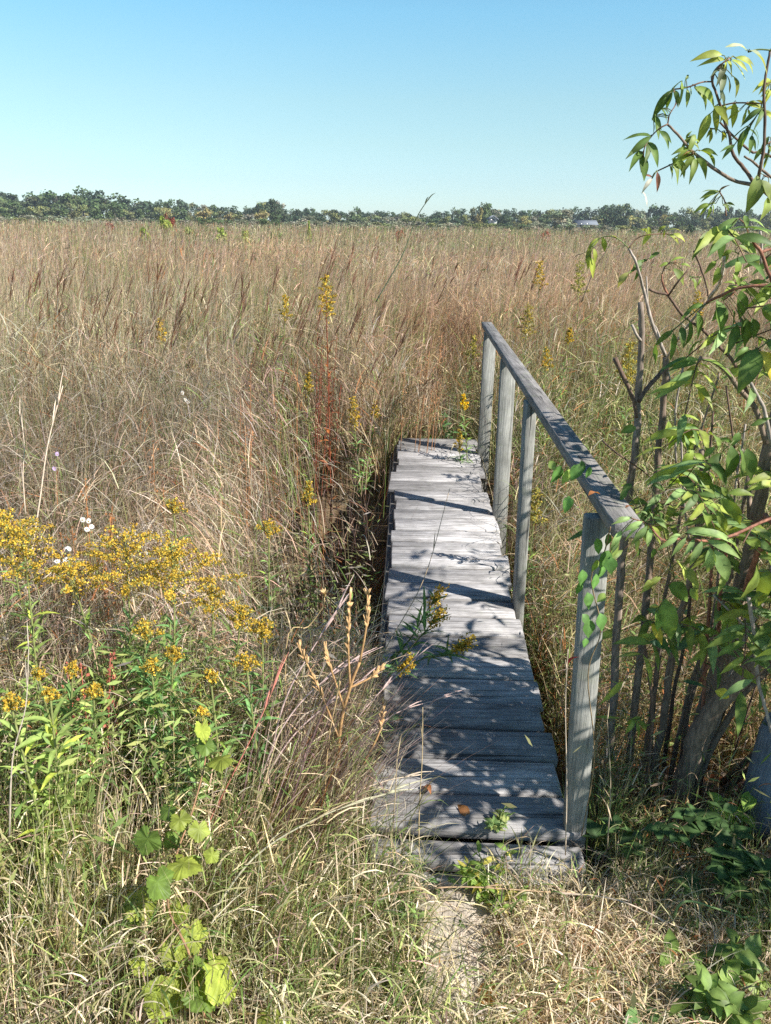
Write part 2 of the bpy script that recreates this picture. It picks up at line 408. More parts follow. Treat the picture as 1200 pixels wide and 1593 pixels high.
def make_bridge():
    root = empty('footbridge', (.26, 3.5, -.3), 'narrow weathered grey wooden footbridge with one handrail on its right side', 'footbridge')
    inv = -np.array(root.location)
    def fin(g, name, mat):
        for k in range(len(g.v)): g.v[k] = g.v[k]+inv
        o = g.build(name, mat, root, smooth=False); fix_normals(o); return o
    g = Geo(); y = 1.72; k = 0; r2 = random.Random(3)
    yaw = -.026
    while y < 5.42:
        w = r2.choice((.135, .138, .14, .142, .13)); gap = r2.choice((.010, .014, .018, .009))
        yc = y+w/2; sh = r2.uniform(-.014, .014); ln = DW+r2.uniform(-.012, .012)
        if 4.35 < y < 4.6: sh -= .022
        if k == 0: ln += .03; sh += .012
        R = rotm(math.atan(SL)+r2.uniform(-.032, .032), r2.uniform(-.008, .008), yaw+r2.uniform(-.012, .012))
        box(g, (deck_x(yc)+DW/2+sh, yc, deck_z(yc)-.019+r2.uniform(-.005, .004)), ln, w, .038, R, .006, .002)
        y += w+gap; k += 1
    # two lower boards at the near end, dropping towards the ground like a step
    box(g, (deck_x(1.66)+DW/2+.004, 1.655, -.034), DW+.02, .085, .036, rotm(-.05, .006, yaw-.01), .006, .001)
    o = fin(g, 'deck', M_DECK)
    g = Geo(); box(g, (deck_x(1.6)+DW/2+.006, 1.604, -.088), DW+.015, .03, .075, rotm(0, .004, yaw), .005, .001)
    fin(g, 'end_board', M_DECK)
    ang = math.atan(SL)
    for off, wid in ((-.035+.03, .04), (DW-.03, .04)):
        g = Geo(); yc = 3.56; L = 3.84
        box(g, (deck_x(yc)+off, yc, deck_z(yc)-.039-.075), wid, L, .15, rotm(ang, 0, yaw), .005)
        fin(g, 'stringer', M_BEAM)
    # short cleat hanging outside on the left edge, as seen below the far boards
    g = Geo(); box(g, (deck_x(4.95)-.032, 4.9, deck_z(4.9)-.15), .03, 1.0, .14, rotm(ang, 0, yaw), .005); fin(g, 'side_board', M_BEAM)
    for yy in (2.1, 5.1):
        g = Geo(); box(g, (deck_x(yy)+DW/2, yy+.03, deck_z(yy)-.24), DW+.02, .1, .09, rotm(0, 0, yaw)); fin(g, 'sleeper', M_BEAM)
    # handrail: one long board from the near post to the far one
    A0 = A(.5385, 1.585, .968); A1 = A(.672, 5.42, .952)
    d = A1-A0; L = np.linalg.norm(d); az = -math.atan2(d[0], d[1]); ax = math.asin(d[2]/L)
    g = Geo(); box(g, (A0+A1)/2, .068, L, .036, rotm(ax, 0, az), .004)
    fin(g, 'handrail', M_RAIL)
    def rail_at(y): t = (y-A0[1])/d[1]; return A0+d*t
    for (yy, bx, w, th, zb) in ((1.735, .562, .060, .042, -.30), (3.02, .598, .042, .085, -.45), (4.06, .652, .08, .042, -.5), (5.16, .673, .08, .042, -.4)):
        top = rail_at(yy)-A(.034 if yy < 2 else (.022 if yy < 3.5 else 0), 0, .019); bot = A(bx, yy, zb)
        if yy > 3.5: top = top+A(.005, 0, 0)
        d2 = top-bot; L2 = np.linalg.norm(d2)
        g = Geo(); box(g, (top+bot)/2, w, th, L2, rotm(0, math.atan2(d2[0], d2[2]), -.02), .004)
        po = fin(g, 'post', M_POST)
        if yy < 2:
            for zz in (-.035, -.075):
                g = Geo(); hx = bot[0]+(top[0]-bot[0])*((zz+.3)/L2)
                tube(g, [A(hx, yy-.0215, zz)+inv, A(hx, yy-.027, zz)+inv], .006, (.2, .18, .16), 8)
                g.build('bolt_head', M_STEM, po)
make_bridge()

def make_plank():
    c = A(.205, 1.425, -.095)
    g = Geo(); box(g, (0, 0, 0), .20, .40, .035, rotm(.02, 0, .05), .005, .002)
    o = g.build('plank', M_PLANK, smooth=False); fix_normals(o); o.location = c
    tag(o, 'tan bare plank lying on the ground in front of the footbridge', 'plank')
    g = Geo(); box(g, (0, 0, 0), .46, .12, .04, rotm(.03, 0.01, .0), .005, .002)
    o = g.build('board', M_PLANK, smooth=False); fix_normals(o); o.location = (.33, 1.545, -.14)
    tag(o, 'low half buried board crosswise at the near end of the footbridge', 'board')
make_plank()

# ------------------------------------------------------------------ grass
C_ = dict(tan=(.57, .44, .31), pink=(.56, .39, .30), straw=(.72, .60, .37), green=(.19, .28, .08), olive=(.30, .29, .14), grey=(.46, .405, .345),
          purple=(.27, .175, .165), rust=(.40, .17, .075), mauve=(.50, .36, .33), lime=(.36, .41, .14), pale=(.72, .63, .48))
def pick(n, table, rs=RS):
    ks = list(table); p = np.array([table[k] for k in ks], float); p /= p.sum()
    a = np.array([C_[k] for k in ks]); c = a[rs.choice(len(ks), n, p=p)]
    return c*np.clip(rs.normal(.98, .30, (n, 1)), .35, 1.6)*1.0*rs.uniform(.93, 1.07, (n, 3))
Z_FAR = dict(pink=.38, tan=.26, straw=.10, grey=.16, purple=.08, rust=.04, olive=.06)
Z_MIDL = dict(grey=.36, tan=.22, olive=.15, pink=.16, rust=.05, green=.06, pale=.08)
Z_FORE = dict(straw=.42, lime=.16, tan=.14, pale=.42, green=.05, pink=.05, purple=.06)
Z_RIGHT = dict(olive=.26, tan=.26, green=.14, rust=.10, grey=.16, straw=.08)

def tip_z(x, y):
    l = np.interp(y, [.7, 1.4, 2.0, 3.0, 4.2, 6, 9, 300], [.05, .20, .36, .62, .92, 1.08, 1.13, 1.15])
    r = np.interp(y, [.7, 1.6, 2.4, 3.4, 4.6, 6, 9, 300], [-.02, .02, .10, .22, .48, .92, 1.10, 1.15])
    k = np.clip((x-.1)/.5, 0, 1)
    trail = np.exp(-((x-.42-.05*(y-5.5))/.30)**2)*np.clip((y-5.2)/.3, 0, 1)*np.clip((8.3-y)/2.2, 0, 1)
    gapd = .5*np.exp(-((x+.22)/.42)**2)*np.clip((y-2.2)/.4, 0, 1)*np.clip((5.3-y)/.4, 0, 1)
    return (l*(1-k)+r*k)*(1-.55*trail)-gapd+(vnoise(x, y, 1.6, 8)-.5)*.22*np.clip(y/4, 0, 1)
def clear_mask(x, y):
    """True where nothing may grow: deck, plank, trodden path"""
    xl = -.02+.026*(y-1.7)
    deck = (x > xl-.05) & (x < xl+DW+.10) & (y > 1.575+.03*np.sin(x*37)) & (y < 5.5)
    plank = (np.abs(x-.20) < .10+.02*np.sin(y*40)) & (y > 1.245+.03*np.sin(x*60)) & (y < 1.62)
    return deck | plank
def scatter(n, y0, y1, margin=.6, k=.60):
    n3 = n*3; u = RS.uniform(0, 1, n3); y = np.sqrt(y0**2+u*(y1**2-y0**2)); x = RS.uniform(-1, 1, n3)*(k*y+margin)
    m = ~clear_mask(x, y)
    # sparse beside the bridge's left edge, over the ditch
    gap = (x > -.62-.10*np.sin(y*2.2)+.06*RS.normal(size=len(x))) & (x < .1) & (y > 2.5) & (y < 5.1)
    m &= ~(gap & (RS.uniform(size=len(x)) < .94))
    # sparse bare leaf litter under the shrub
    und = np.exp(-(((x-1.05)/.42)**2+((y-1.95)/.45)**2))
    m &= RS.uniform(size=len(x)) > und*.85
    cl = .5*vnoise(x, y, .16, 91)+.5*vnoise(x, y, .45, 92); m &= (RS.uniform(size=len(x)) < np.clip((cl-.22)*2.6, .12, 1)) | (y > 16)
    x, y = x[m][:n], y[m][:n]
    return x, y
def zone_cols(x, y, rs=RS):
    n = len(x)
    far = pick(n, Z_FAR); ml = pick(n, Z_MIDL); fo = pick(n, Z_FORE); ri = pick(n, Z_RIGHT)
    c = far.copy()
    r = rs.uniform(size=n)
    is_r = (x > .45) & (y < 6.5+r)
    is_m = (y < 4.6+1.2*(r-.5)) & ~is_r
    is_f = (y < 1.95+.7*(r-.5)) & ~is_r
    c[is_m] = ml[is_m]; c[is_f] = fo[is_f]; c[is_r] = ri[is_r]
    # each stand of grass has its own ripeness
    tn = .62+.76*vnoise(x, y, 1.7, 61)*.6+.76*vnoise(x, y, .5, 62)*.4; c = c*tn[:, None]
    hu = vnoise(x, y, 2.6, 63)[:, None]; c = c*(1-.0*hu)*np.where(hu > .5, 1+(hu-.5)*np.array([[.30, .02, -.25]]), 1+(.5-hu)*np.array([[-.05, .12, -.05]]))
    # green and purple patches through the field
    g1 = vnoise(x+.4*y, y, 1.3, 21)*.5+vnoise(x, y, .45, 22)*.5
    gp = (g1 > .58) & (rs.uniform(size=n) < .46); c[gp] = pick(n, dict(green=.5, olive=.5, lime=.15))[gp]
    p1 = vnoise(x, y, 2.2, 31)
    pp = (p1 > .68) & (y > 4) & (rs.uniform(size=n) < .5); c[pp] = pick(n, dict(purple=1, rust=.3))[pp]
    # far bands: green strips well out in the field
    fb = (y > 14) & (vnoise(x*.25, y, 9, 41) > .50) & (rs.uniform(size=n) < .6); c[fb] = pick(n, dict(olive=1, green=.6))[fb]
    return c

def make_field():
    g = Geo()
    bands = [(.85, 2.2, 34000, .0040, 4), (2.2, 4.5, 66000, .0046, 4), (4.5, 9, 82000, .0066, 4), (9, 20, 75000, .0125, 3), (20, 60, 60000, .032, 2), (60, 235, 60000, .12, 2)]
    for (y0, y1, n, w, S) in bands:
        x, y = scatter(n, y0, y1, .7 if y1 < 10 else 2)
        n = len(x); base = np.stack([x, y, gz(x, y)], 1)
        tz = tip_z(x, y)
        H = np.clip(tz-base[:, 2], .1, 2)
        kind = RS.uniform(size=n)
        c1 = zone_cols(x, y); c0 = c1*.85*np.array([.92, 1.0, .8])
        az = RS.uniform(-np.pi, np.pi, n); wind = RS.uniform(size=n) < .5
        az[wind] = RS.normal(0.0, .9, wind.sum()); nearg = (x > -.9) & (x < .0) & (y > 2.3) & (y < 5.4); az[nearg] = RS.normal(np.pi*.95, .8, nearg.sum())
        # 1: upright thin stems  2: arching leaves  3: curled dry leaves near the top
        cut = np.where(y < 5.5, .20, .36); cu2 = np.where(y < 5.5, .42, .60); a = kind < cut; b = (kind >= cut) & (kind < cu2); c = kind >= cu2
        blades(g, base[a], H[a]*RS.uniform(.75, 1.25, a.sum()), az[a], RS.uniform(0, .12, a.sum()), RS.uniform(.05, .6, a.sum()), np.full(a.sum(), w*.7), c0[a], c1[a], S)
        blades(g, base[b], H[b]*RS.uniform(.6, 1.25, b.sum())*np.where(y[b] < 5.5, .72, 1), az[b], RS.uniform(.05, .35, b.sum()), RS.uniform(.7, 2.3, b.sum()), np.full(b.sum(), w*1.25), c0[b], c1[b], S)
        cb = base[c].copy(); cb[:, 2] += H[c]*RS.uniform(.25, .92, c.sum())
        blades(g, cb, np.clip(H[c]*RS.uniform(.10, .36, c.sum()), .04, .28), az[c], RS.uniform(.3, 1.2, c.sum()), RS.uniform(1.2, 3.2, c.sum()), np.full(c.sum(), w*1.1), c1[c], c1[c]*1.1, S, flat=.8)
    # reddish seed plumes on part of the stems, leaning with the wind
    for (y0, y1, n, w) in ((4.0, 9, 1500, .004), (9, 22, 5000, .008), (22, 60, 5000, .02)):
        x, y = scatter(n, y0, y1, .7); n = len(x)
        x, y = x[(x < .2) | (y > 5.8)], y[(x < .2) | (y > 5.8)]; n = len(x)
        cl = vnoise(x, y, 1.2, 55); keep = (cl > .38); x, y = x[keep], y[keep]; n = len(x)
        base = np.stack([x, y, gz(x, y)], 1); H = np.clip(tip_z(x, y), .5, 2)*RS.uniform(.78, 1.2, n)-base[:, 2]-.1
        az = RS.normal(.1, .8, n); cs = pick(n, dict(rust=.5, pink=.9, tan=.5))
        tip = blades(g, base, H, az, RS.uniform(0, .1, n), RS.uniform(.15, .45, n), np.full(n, w*.7), cs*.8, cs, 3)
        cp = pick(n, dict(rust=.6, purple=.6, pink=1.0))
        for k in range(5):
            off = RS.uniform(-.10, .0, (n, 1))*np.array([[.3, 0, 1]])
            blades(g, tip+off, RS.uniform(.05, .13, n), az+RS.normal(0, .35, n), RS.uniform(.2, .6, n), RS.uniform(.7, 1.4, n), np.full(n, w*.9), cp, cp*1.15, 2)
    o = g.build('meadow_grass', M_GRASS, smooth=True); tag(o, kind='stuff')

def make_straw():
    """flattened pale dead grass to the right of the plank, and tangled dead stalks left of the deck"""
    g = Geo()
    n = 11000; x = RS.normal(.52, .17, n); y = RS.normal(1.40, .14, n)
    m = ~clear_mask(x, y) & (x > .25); x, y = x[m], y[m]; n = len(x)
    b = np.stack([x, y, gz(x, y)+RS.uniform(0, .12, n)], 1); c = pick(n, dict(pale=.6, straw=.4, tan=.25))
    blades(g, b, RS.uniform(.05, .16, n), RS.uniform(-np.pi, np.pi, n), RS.uniform(.2, 1.4, n), RS.uniform(1.2, 3.4, n), np.full(n, .0042), c, c, 4, flat=.8)
    n = 5000; x = RS.normal(-.15, .55, n); y = RS.uniform(.95, 1.75, n); m = ~clear_mask(x, y); x, y = x[m], y[m]; n = len(x)
    b = np.stack([x, y, gz(x, y)+RS.uniform(0, .1, n)], 1); c = pick(n, dict(pale=.5, straw=.5, tan=.25))
    blades(g, b, RS.uniform(.08, .25, n), RS.uniform(-np.pi, np.pi, n), RS.uniform(.4, 1.4, n), RS.uniform(1.2, 2.6, n), np.full(n, .0036), c, c, 4)
    n = 260; x = RS.normal(.2, .13, n); y = RS.uniform(1.2, 1.62, n); m = (np.abs(x-.2) > .05) | (RS.uniform(size=n) < .45); x, y = x[m], y[m]; n = len(x)
    b = np.stack([x, y, np.full(n, -.075)+RS.uniform(0, .015, n)], 1); c = pick(n, dict(pale=.6, straw=.5, tan=.3, rust=.1))
    blades(g, b, RS.uniform(.04, .14, n), RS.uniform(-np.pi, np.pi, n), RS.uniform(1.2, 1.6, n), RS.uniform(1.4, 1.9, n), np.full(n, .0032), c, c, 4)
    o = g.build('straw_litter', M_GRASS); tag(o, kind='stuff')
    # leaf litter and twigs on the dark soil under the shrub
    g = Geo(); n = 1600; x = RS.normal(1.05, .4, n); y = RS.normal(1.95, .4, n); m = (~clear_mask(x, y)) & (y > 1.2); x, y = x[m], y[m]; n = len(x)
    p = np.stack([x, y, gz(x, y)+RS.uniform(.005, .05, n)], 1); d = unit_rand(n); d[:, 2] *= .3
    rhombs(g, p, d, perp_rand(d), RS.uniform(.02, .06, n), RS.uniform(.006, .016, n), pick(n, dict(rust=.5, tan=.5, grey=.4, purple=.3))*.8)
    o = g.build('leaf_litter', M_GRASS); tag(o, kind='stuff')

def make_undergrowth():
    """low green broad-leaved ground cover: right of the bridge, in the ditch and under the goldenrods"""
    g = Geo()
    def patch(cx, cy, sx, sy, n, z0, z1, cols, ls=(.02, .05)):
        x = RS.normal(cx, sx, n); y = RS.normal(cy, sy, n); m = ~clear_mask(x, y); x, y = x[m], y[m]; k = len(x)
        # gather in clumps
        x = x+(vnoise(x, y, .2, 5)-.5)*.1; b = gz(x, y)
        hz = b+z0+(z1-z0)*RS.uniform(0, 1, k)**.8*(.35+.9*vnoise(x, y, .35, 9))
        p = np.stack([x, y, hz], 1); d = unit_rand(k); d[:, 2] = d[:, 2]*.5+.1; d /= np.linalg.norm(d, axis=1)[:, None]
        ln = RS.uniform(ls[0], ls[1], k)
        rhombs(g, p, d, perp_rand(d), ln, ln*RS.uniform(.05, .13, k), pick(k, cols))
    gr = dict(green=1, olive=.6, lime=.4)
    patch(.95, 3.6, .30, .9, 5200, .05, .70, gr)
    patch(1.4, 3.2, .5, .9, 4500, .05, .8, dict(green=1, olive=1, lime=.3, tan=.4, rust=.2))
    patch(1.9, 4.5, .8, .9, 5000, .1, 1.0, dict(green=1, olive=1, lime=.3, tan=.5))
    patch(-.78, 1.98, .32, .22, 8500, .05, .58, dict(green=1, lime=1.6), (.022, .055))
    patch(-1.3, 1.85, .28, .25, 5500, .05, .52, dict(green=1, lime=1.6), (.022, .06))
    patch(-.15, 2.35, .16, .4, 2600, .05, .55, gr)
    patch(-.2, 3.1, .3, .5, 2200, .05, .6, dict(green=1, olive=.6, purple=.4))
    patch(.45, 6.2, .5, .5, 2600, .05, .75, dict(green=1, olive=.8))
    patch(.72, 1.75, .12, .25, 700, 0, .25, gr, (.015, .03))
    patch(.10, 1.50, .12, .08, 500, 0, .2, gr, (.015, .03))
    patch(-1.5, 3.0, .8, .6, 3500, .2, .85, dict(olive=1, green=.5, grey=.8))
    patch(-.6, 3.2, .5, .4, 3000, .2, .8, dict(olive=1, green=.7, grey=.5))
    # green-brown forbs spread through the far meadow
    for (cx, cy, sx, sy, n) in ((-.8, 14, 3.0, 2.2, 4200), (2.5, 19, 5, 3, 4500), (-3, 24, 4, 3, 3000), (7, 16, 4, 2.5, 2600), (-1, 34, 9, 4, 4000)):
        patch(cx, cy, sx, sy, n, .5, 1.42, dict(olive=1, green=.8, tan=.5), (.04, .09))
    o = g.build('undergrowth', M_GRASS); tag(o, kind='stuff')
make_field(); make_straw(); make_undergrowth()

# ------------------------------------------------------------------ goldenrods
YEL = [(.66, .45, .055), (.74, .53, .08), (.54, .36, .05), (.64, .39, .05)]
def goldenrod(px, py, Y, s, label, hmul=1.0, leafc=(.17, .28, .085), stemc=(.20, .22, .08), leaves=26, lean=None, dens=1.0, yel=None, leaf_len=.085):
    """one plant: stem, narrow leaves up the stem, a branched plume of tiny yellow heads. (px, py) = middle of its plume in the photo"""
    head = at(px, py, Y); lx = rnd.uniform(-.12, .12) if lean is None else lean
    bx = head[0]-lx*.6; by = head[1]-rnd.uniform(-.05, .08); b = A(bx, by, float(gz(bx, by)))
    root = empty('goldenrod', tuple(b), label, 'wildflower', 'goldenrods in flower among the grass')
    tall = 1.0 if Y < 3 else 1.7; top = head+A(lx*s, 0, s*.75*tall)-b; low = head-A(0, 0, s*.5*tall)-b
    if Y > 3: dens = dens*.75
    path = smooth_path([A(0, 0, 0), low*.5+A(-lx*.1, 0, 0), low, top], 6)
    g = Geo(); tube(g, path, np.linspace(.0045, .0018, len(path)), stemc, 5); g.build('stem', M_STEM, root)
    g = Geo(); L = np.linalg.norm(low)
    leaves = int(leaves*1.7)
    for i in range(leaves):
        t = .18+.80*(i+rnd.random()*.5)/leaves; k = t*(len(path)-8); i0 = int(k); p = path[i0]*(1-(k-i0))+path[i0+1]*(k-i0)
        a = i*2.4+rnd.uniform(-.3, .3); ll = leaf_len*1.15*rnd.uniform(.7, 1.25)*(1.1-.45*t)
        d = A(math.cos(a), math.sin(a), rnd.uniform(-.1, .75)); c = np.array(leafc)*rnd.uniform(.7, 1.4)*(np.array([1.5, 1.3, .8]) if rnd.random() < .15 else 1)
        leaf(g, p, p+nrm(d)*ll, .085, c, .14, .3, rnd.uniform(-.5, .5), 4)
    g.build('foliage', M_LEAF, root)
    nb = max(6, int(10+s*80)); g = Geo(); ps = []; ds = []
    for i in range(nb):
        t = i/nb; p0 = low+(top-low)*(.05+.9*t); a = i*2.4+rnd.uniform(-.4, .4); ln = s*(1.15-.8*t)*rnd.uniform(.6, 1.2)*(1 if Y < 3 else .62)
        d = A(math.cos(a), math.sin(a)*.9, .55); q = [p0, p0+d*ln*.5, p0+d*ln*A(.95, .95, .62)]
        bp = smooth_path(q, 4)
        tube(g, bp, .0011, (.25, .24, .07), 3)
        n = int(max(14, ln*760)*dens); tt = RS.uniform(.15, 1, n)**.8; ii = np.clip((tt*(len(bp)-1)).astype(int), 0, len(bp)-2)
        pp = bp[ii]+(bp[ii+1]-bp[ii])*RS.uniform(0, 1, (n, 1)); w = .005+.06*s*(1-tt*.8)
        ps.append(pp+RS.normal(0, 1, (n, 3))*w[:, None]*A(.55, .55, .6)+A(0, 0, .004)); ds.append(unit_rand(n)*A(1, 1, .6)+A(0, 0, .6))
    n = int(150*dens*(s/.1)); tt = RS.uniform(0, 1, n)
    ps.append(low+(top-low)*tt[:, None]+RS.normal(0, s*.14, (n, 3))*(1-.6*tt[:, None])); ds.append(unit_rand(n)+A(0, 0, .7))
    ps = np.concatenate(ps); ds = np.concatenate(ds); ds /= np.linalg.norm(ds, axis=1)[:, None]; n = len(ps)
    yl = np.array(YEL if yel is None else yel); cc = yl[RS.randint(0, len(yl), n)]*RS.uniform(.6, 1.25, (n, 1))
    gi = RS.uniform(size=n) < .22; cc[gi] = np.array((.30, .32, .10))*RS.uniform(.7, 1.2, (gi.sum(), 1))
    sz = RS.uniform(.0035, .0065, n)*(1 if Y < 3 else 1.5)
    rhombs(g, ps, ds, perp_rand(ds), sz, sz*.5, cc); rhombs(g, ps, perp_rand(ds), ds, sz, sz*.45, cc)
    g.build('flower_plume', M_PETAL, root)
    return root
GR = (.15, .29, .10); YG = (.27, .36, .10)
GOLD = [
 (38, 872, 2.0, .15, 'broad goldenrod at the left edge of the photo, level with the big yellow clump', dict(leafc=YG, leaves=40)),
 (118, 905, 2.05, .10, 'goldenrod plume between the left edge one and the widest yellow clump', dict()),
 (196, 893, 2.12, .18, 'widest goldenrod clump, bushy yellow over dark green leaves left of the footbridge', dict(leafc=GR, leaves=46)),
 (268, 903, 2.05, .165, 'goldenrod forming the right half of the widest yellow clump', dict(leafc=GR, leaves=46)),
 (330, 940, 2.12, .08, 'goldenrod just right of the widest yellow clump, paler plume', dict()),
 (225, 985, 1.95, .045, 'orange tinged goldenrod plume hanging under the widest yellow clump', dict(leafc=GR, leaves=40)),
 (12, 828, 2.3, .09, 'goldenrod tip rising highest at the left edge above the broad one', dict()),
 (372, 965, 2.0, .06, 'small goldenrod between the widest yellow clump and the dried brown seed stalk', dict()),
 (60, 1052, 1.7, .022, 'tiny goldenrod head beside the tall pale green stem at the left', dict(leaves=30)),
 (78, 1085, 1.56, .026, 'short goldenrod topping the yellow green leafy stem at lower left', dict(leafc=YG, leaves=40, leaf_len=.11)),
 (18, 1098, 1.52, .03, 'goldenrod head cut by the left edge above broad yellowing leaves', dict(leafc=YG)),
 (112, 1046, 1.75, .03, 'small upright goldenrod left of the arching flat topped one', dict()),
 (145, 1079, 1.7, .028, 'small goldenrod with a flat arching plume below the widest yellow clump', dict()),
 (268, 1022, 1.9, .035, 'goldenrod with sparse orange flowers below the right half of the widest clump', dict(leafc=GR, leaves=40)),
 (408, 985, 1.9, .05, 'goldenrod with bright small plumes nearest to the dried brown seed stalk', dict()),
 (384, 1036, 1.8, .038, 'low bright yellow goldenrod beside the purple leaning grass', dict(leafc=GR)),
 (328, 1056, 1.75, .025, 'low goldenrod left of the bright yellow one beside the purple leaning grass', dict()),
 (315, 1112, 1.62, .018, 'lowest small goldenrod above the round pale vine leaf', dict()),
 (508, 470, 4.6, .12, 'tall goldenrod with red brown stems standing in the meadow', dict(stemc=(.22, .06, .03), leafc=(.25, .10, .05), leaves=34)),
 (443, 482, 5.0, .075, 'small yellow goldenrod left of the tall red stemmed one in the meadow', dict()),
 (250, 520, 4.5, .07, 'lone pale goldenrod in the tan grass of the left meadow', dict()),
 (480, 600, 4.6, .06, 'goldenrod low under the tall red stemmed one', dict()),
 (552, 648, 5.0, .10, 'double headed goldenrod in the grass up left of the footbridge far end', dict(leafc=GR)),
 (583, 640, 5.1, .06, 'narrow goldenrod right beside the double headed one', dict()),
 (480, 772, 3.5, .06, 'bright goldenrod in front of the dark ditch left of the footbridge', dict()),
 (270, 792, 2.75, .05, 'flat topped small goldenrod above the dried whitish flower cluster', dict()),
 (418, 826, 2.6, .045, 'small goldenrod left of the bare rust brown seed heads', dict()),
 (722, 628, 5.0, .05, 'brilliant yellow goldenrod at the far end of the deck by the last post', dict(yel=[(.85, .55, .02)], dens=1.5)),
 (716, 690, 5.0, .07, 'low goldenrod leaning over the far boards of the footbridge', dict(leafc=GR, leaves=40)),
 (840, 432, 7.5, .12, 'goldenrod far out right of the handrail, highest of those in the right meadow', dict()),
 (820, 506, 5.8, .12, 'brownish goldenrod right behind the far end of the handrail', dict(yel=[(.42, .31, .06)])),
 (885, 525, 5.2, .05, 'small round bright goldenrod right of the handrail in the meadow', dict(dens=1.4)),
 (902, 440, 6.5, .13, 'pale greenish goldenrod left of the arching elderberry spray', dict(yel=[(.45, .42, .10)])),
 (850, 562, 5.0, .07, 'goldenrod half hidden by grass right of the handrail', dict()),
 (735, 545, 6.0, .09, 'faint goldenrod left of the top of the last post', dict(yel=[(.48, .40, .08)])),
 (980, 575, 4.2, .12, 'brownish goldenrod seen between the elderberry stems', dict(yel=[(.50, .38, .06)])),
 (832, 795, 3.3, .09, 'dull goldenrod in the ditch behind the posts right of the deck', dict(yel=[(.45, .36, .07)])),
 (235, 1040, 1.85, .03, 'small budding goldenrod in the green leaves under the orange tinged plume', dict(leafc=GR, leaves=46)),
 (1085, 480, 6.0, .10, 'goldenrod glimpsed through the elderberry twigs at the right', dict()),
]
for (x, y, Y, s, lab, kw) in GOLD:
    goldenrod(x, y, Y, s, lab, **kw)
# goldenrod stems that have fallen across the deck
def fallen_goldenrod():
    b = onz(575, 1010, -.25); b = A(-.10, 2.55, float(gz(-.10, 2.55)))
    root = empty('goldenrod', tuple(b), 'green goldenrod bent over the deck with dull yellow plumes hanging at its tips', 'wildflower', 'goldenrods in flower among the grass')
    ends = [(735, 995, 2.35), (690, 950, 2.45), (640, 1028, 2.25), (690, 915, 2.55)]
    for (x, y, Y) in ends:
        e = at(x, y, Y)-b; p = smooth_path([A(0, 0, 0), A(.03, .02, .3), A(.12, 0, .42)*.6+e*.4, e*.8+A(0, 0, .05), e], 6)
        g = Geo(); tube(g, p, np.linspace(.004, .0015, len(p)), (.16, .2, .07), 5); g.build('stem', M_STEM, root)
        g = Geo()
        for i in range(34):
            k = 4+int(i/34*(len(p)-7)); q = p[k]; a = i*2.4; d = A(math.cos(a), math.sin(a)*.7, .35*math.sin(a*1.3))+nrm(p[k+1]-p[k])*.7
            leaf(g, q, q+nrm(d)*rnd.uniform(.06, .11), .075, np.array((.10, .20, .07))*rnd.uniform(.7, 1.3), .1, .3, None, 4)
        g.build('foliage', M_LEAF, root)
        g = Geo(); n = 230; q = p[-1]+(p[-5]-p[-1])*RS.uniform(0, 1, (n, 1))+RS.normal(0, .011, (n, 3)); d = unit_rand(n); s = RS.uniform(.005, .009, n)
        cc = np.array(YEL)[RS.randint(0, 4, n)]*RS.uniform(.5, 1.0, (n, 1))
        rhombs(g, q, d, perp_rand(d), s, s*.5, cc); rhombs(g, q, perp_rand(d), d, s, s*.5, cc)
        g.build('flower_plume', M_PETAL, root)
fallen_goldenrod()

# ------------------------------------------------------------------ grass clumps that stand out
def bluestem(px_tip, py_tip, Y, n, label, spread=.12, col=(.20, .105, .065), bend=.45, hgt=None):
    tip = at(px_tip, py_tip, Y); bx = tip[0]-.22; b = A(bx, Y, float(gz(bx, Y))); H = tip[2]-b[2]
    root = empty('bluestem_clump', tuple(b), label, 'grass clump', 'bluestem clumps with dark seed heads above the meadow')
    x = RS.normal(0, spread, n); y = RS.normal(0, spread, n); base = np.stack([x, y, np.zeros(n)], 1)
    c = pick(n, dict(pink=1, tan=.6, rust=.4)); az = RS.normal(rnd.uniform(-.3, .3), .5, n); w = .0011*Y
    g = Geo(); tips = blades(g, base, H*RS.uniform(.62, 1.0, n), az, RS.uniform(0, .14, n), RS.uniform(.12, .55, n), np.full(n, w*.8), c*.8, c, 5)
    g.build('stem', M_GRASS, root)
    g = Geo(); cp = np.array(col)*RS.uniform(.7, 1.5, (n, 1))*RS.uniform(.9, 1.1, (n, 3))
    for k in range(9):
        o = -RS.uniform(0, .17, (n, 1))*np.stack([np.cos(az)*.35, np.sin(az)*.35, np.ones(n)], 1)
        blades(g, tips+o, RS.uniform(.06, .15, n), az+RS.normal(0, .3, n), RS.uniform(.25, .5, n), RS.uniform(bend, bend+.7, n), np.full(n, w*1.15), cp, cp*1.15, 3)
    g.build('seed_sprays', M_GRASS, root)
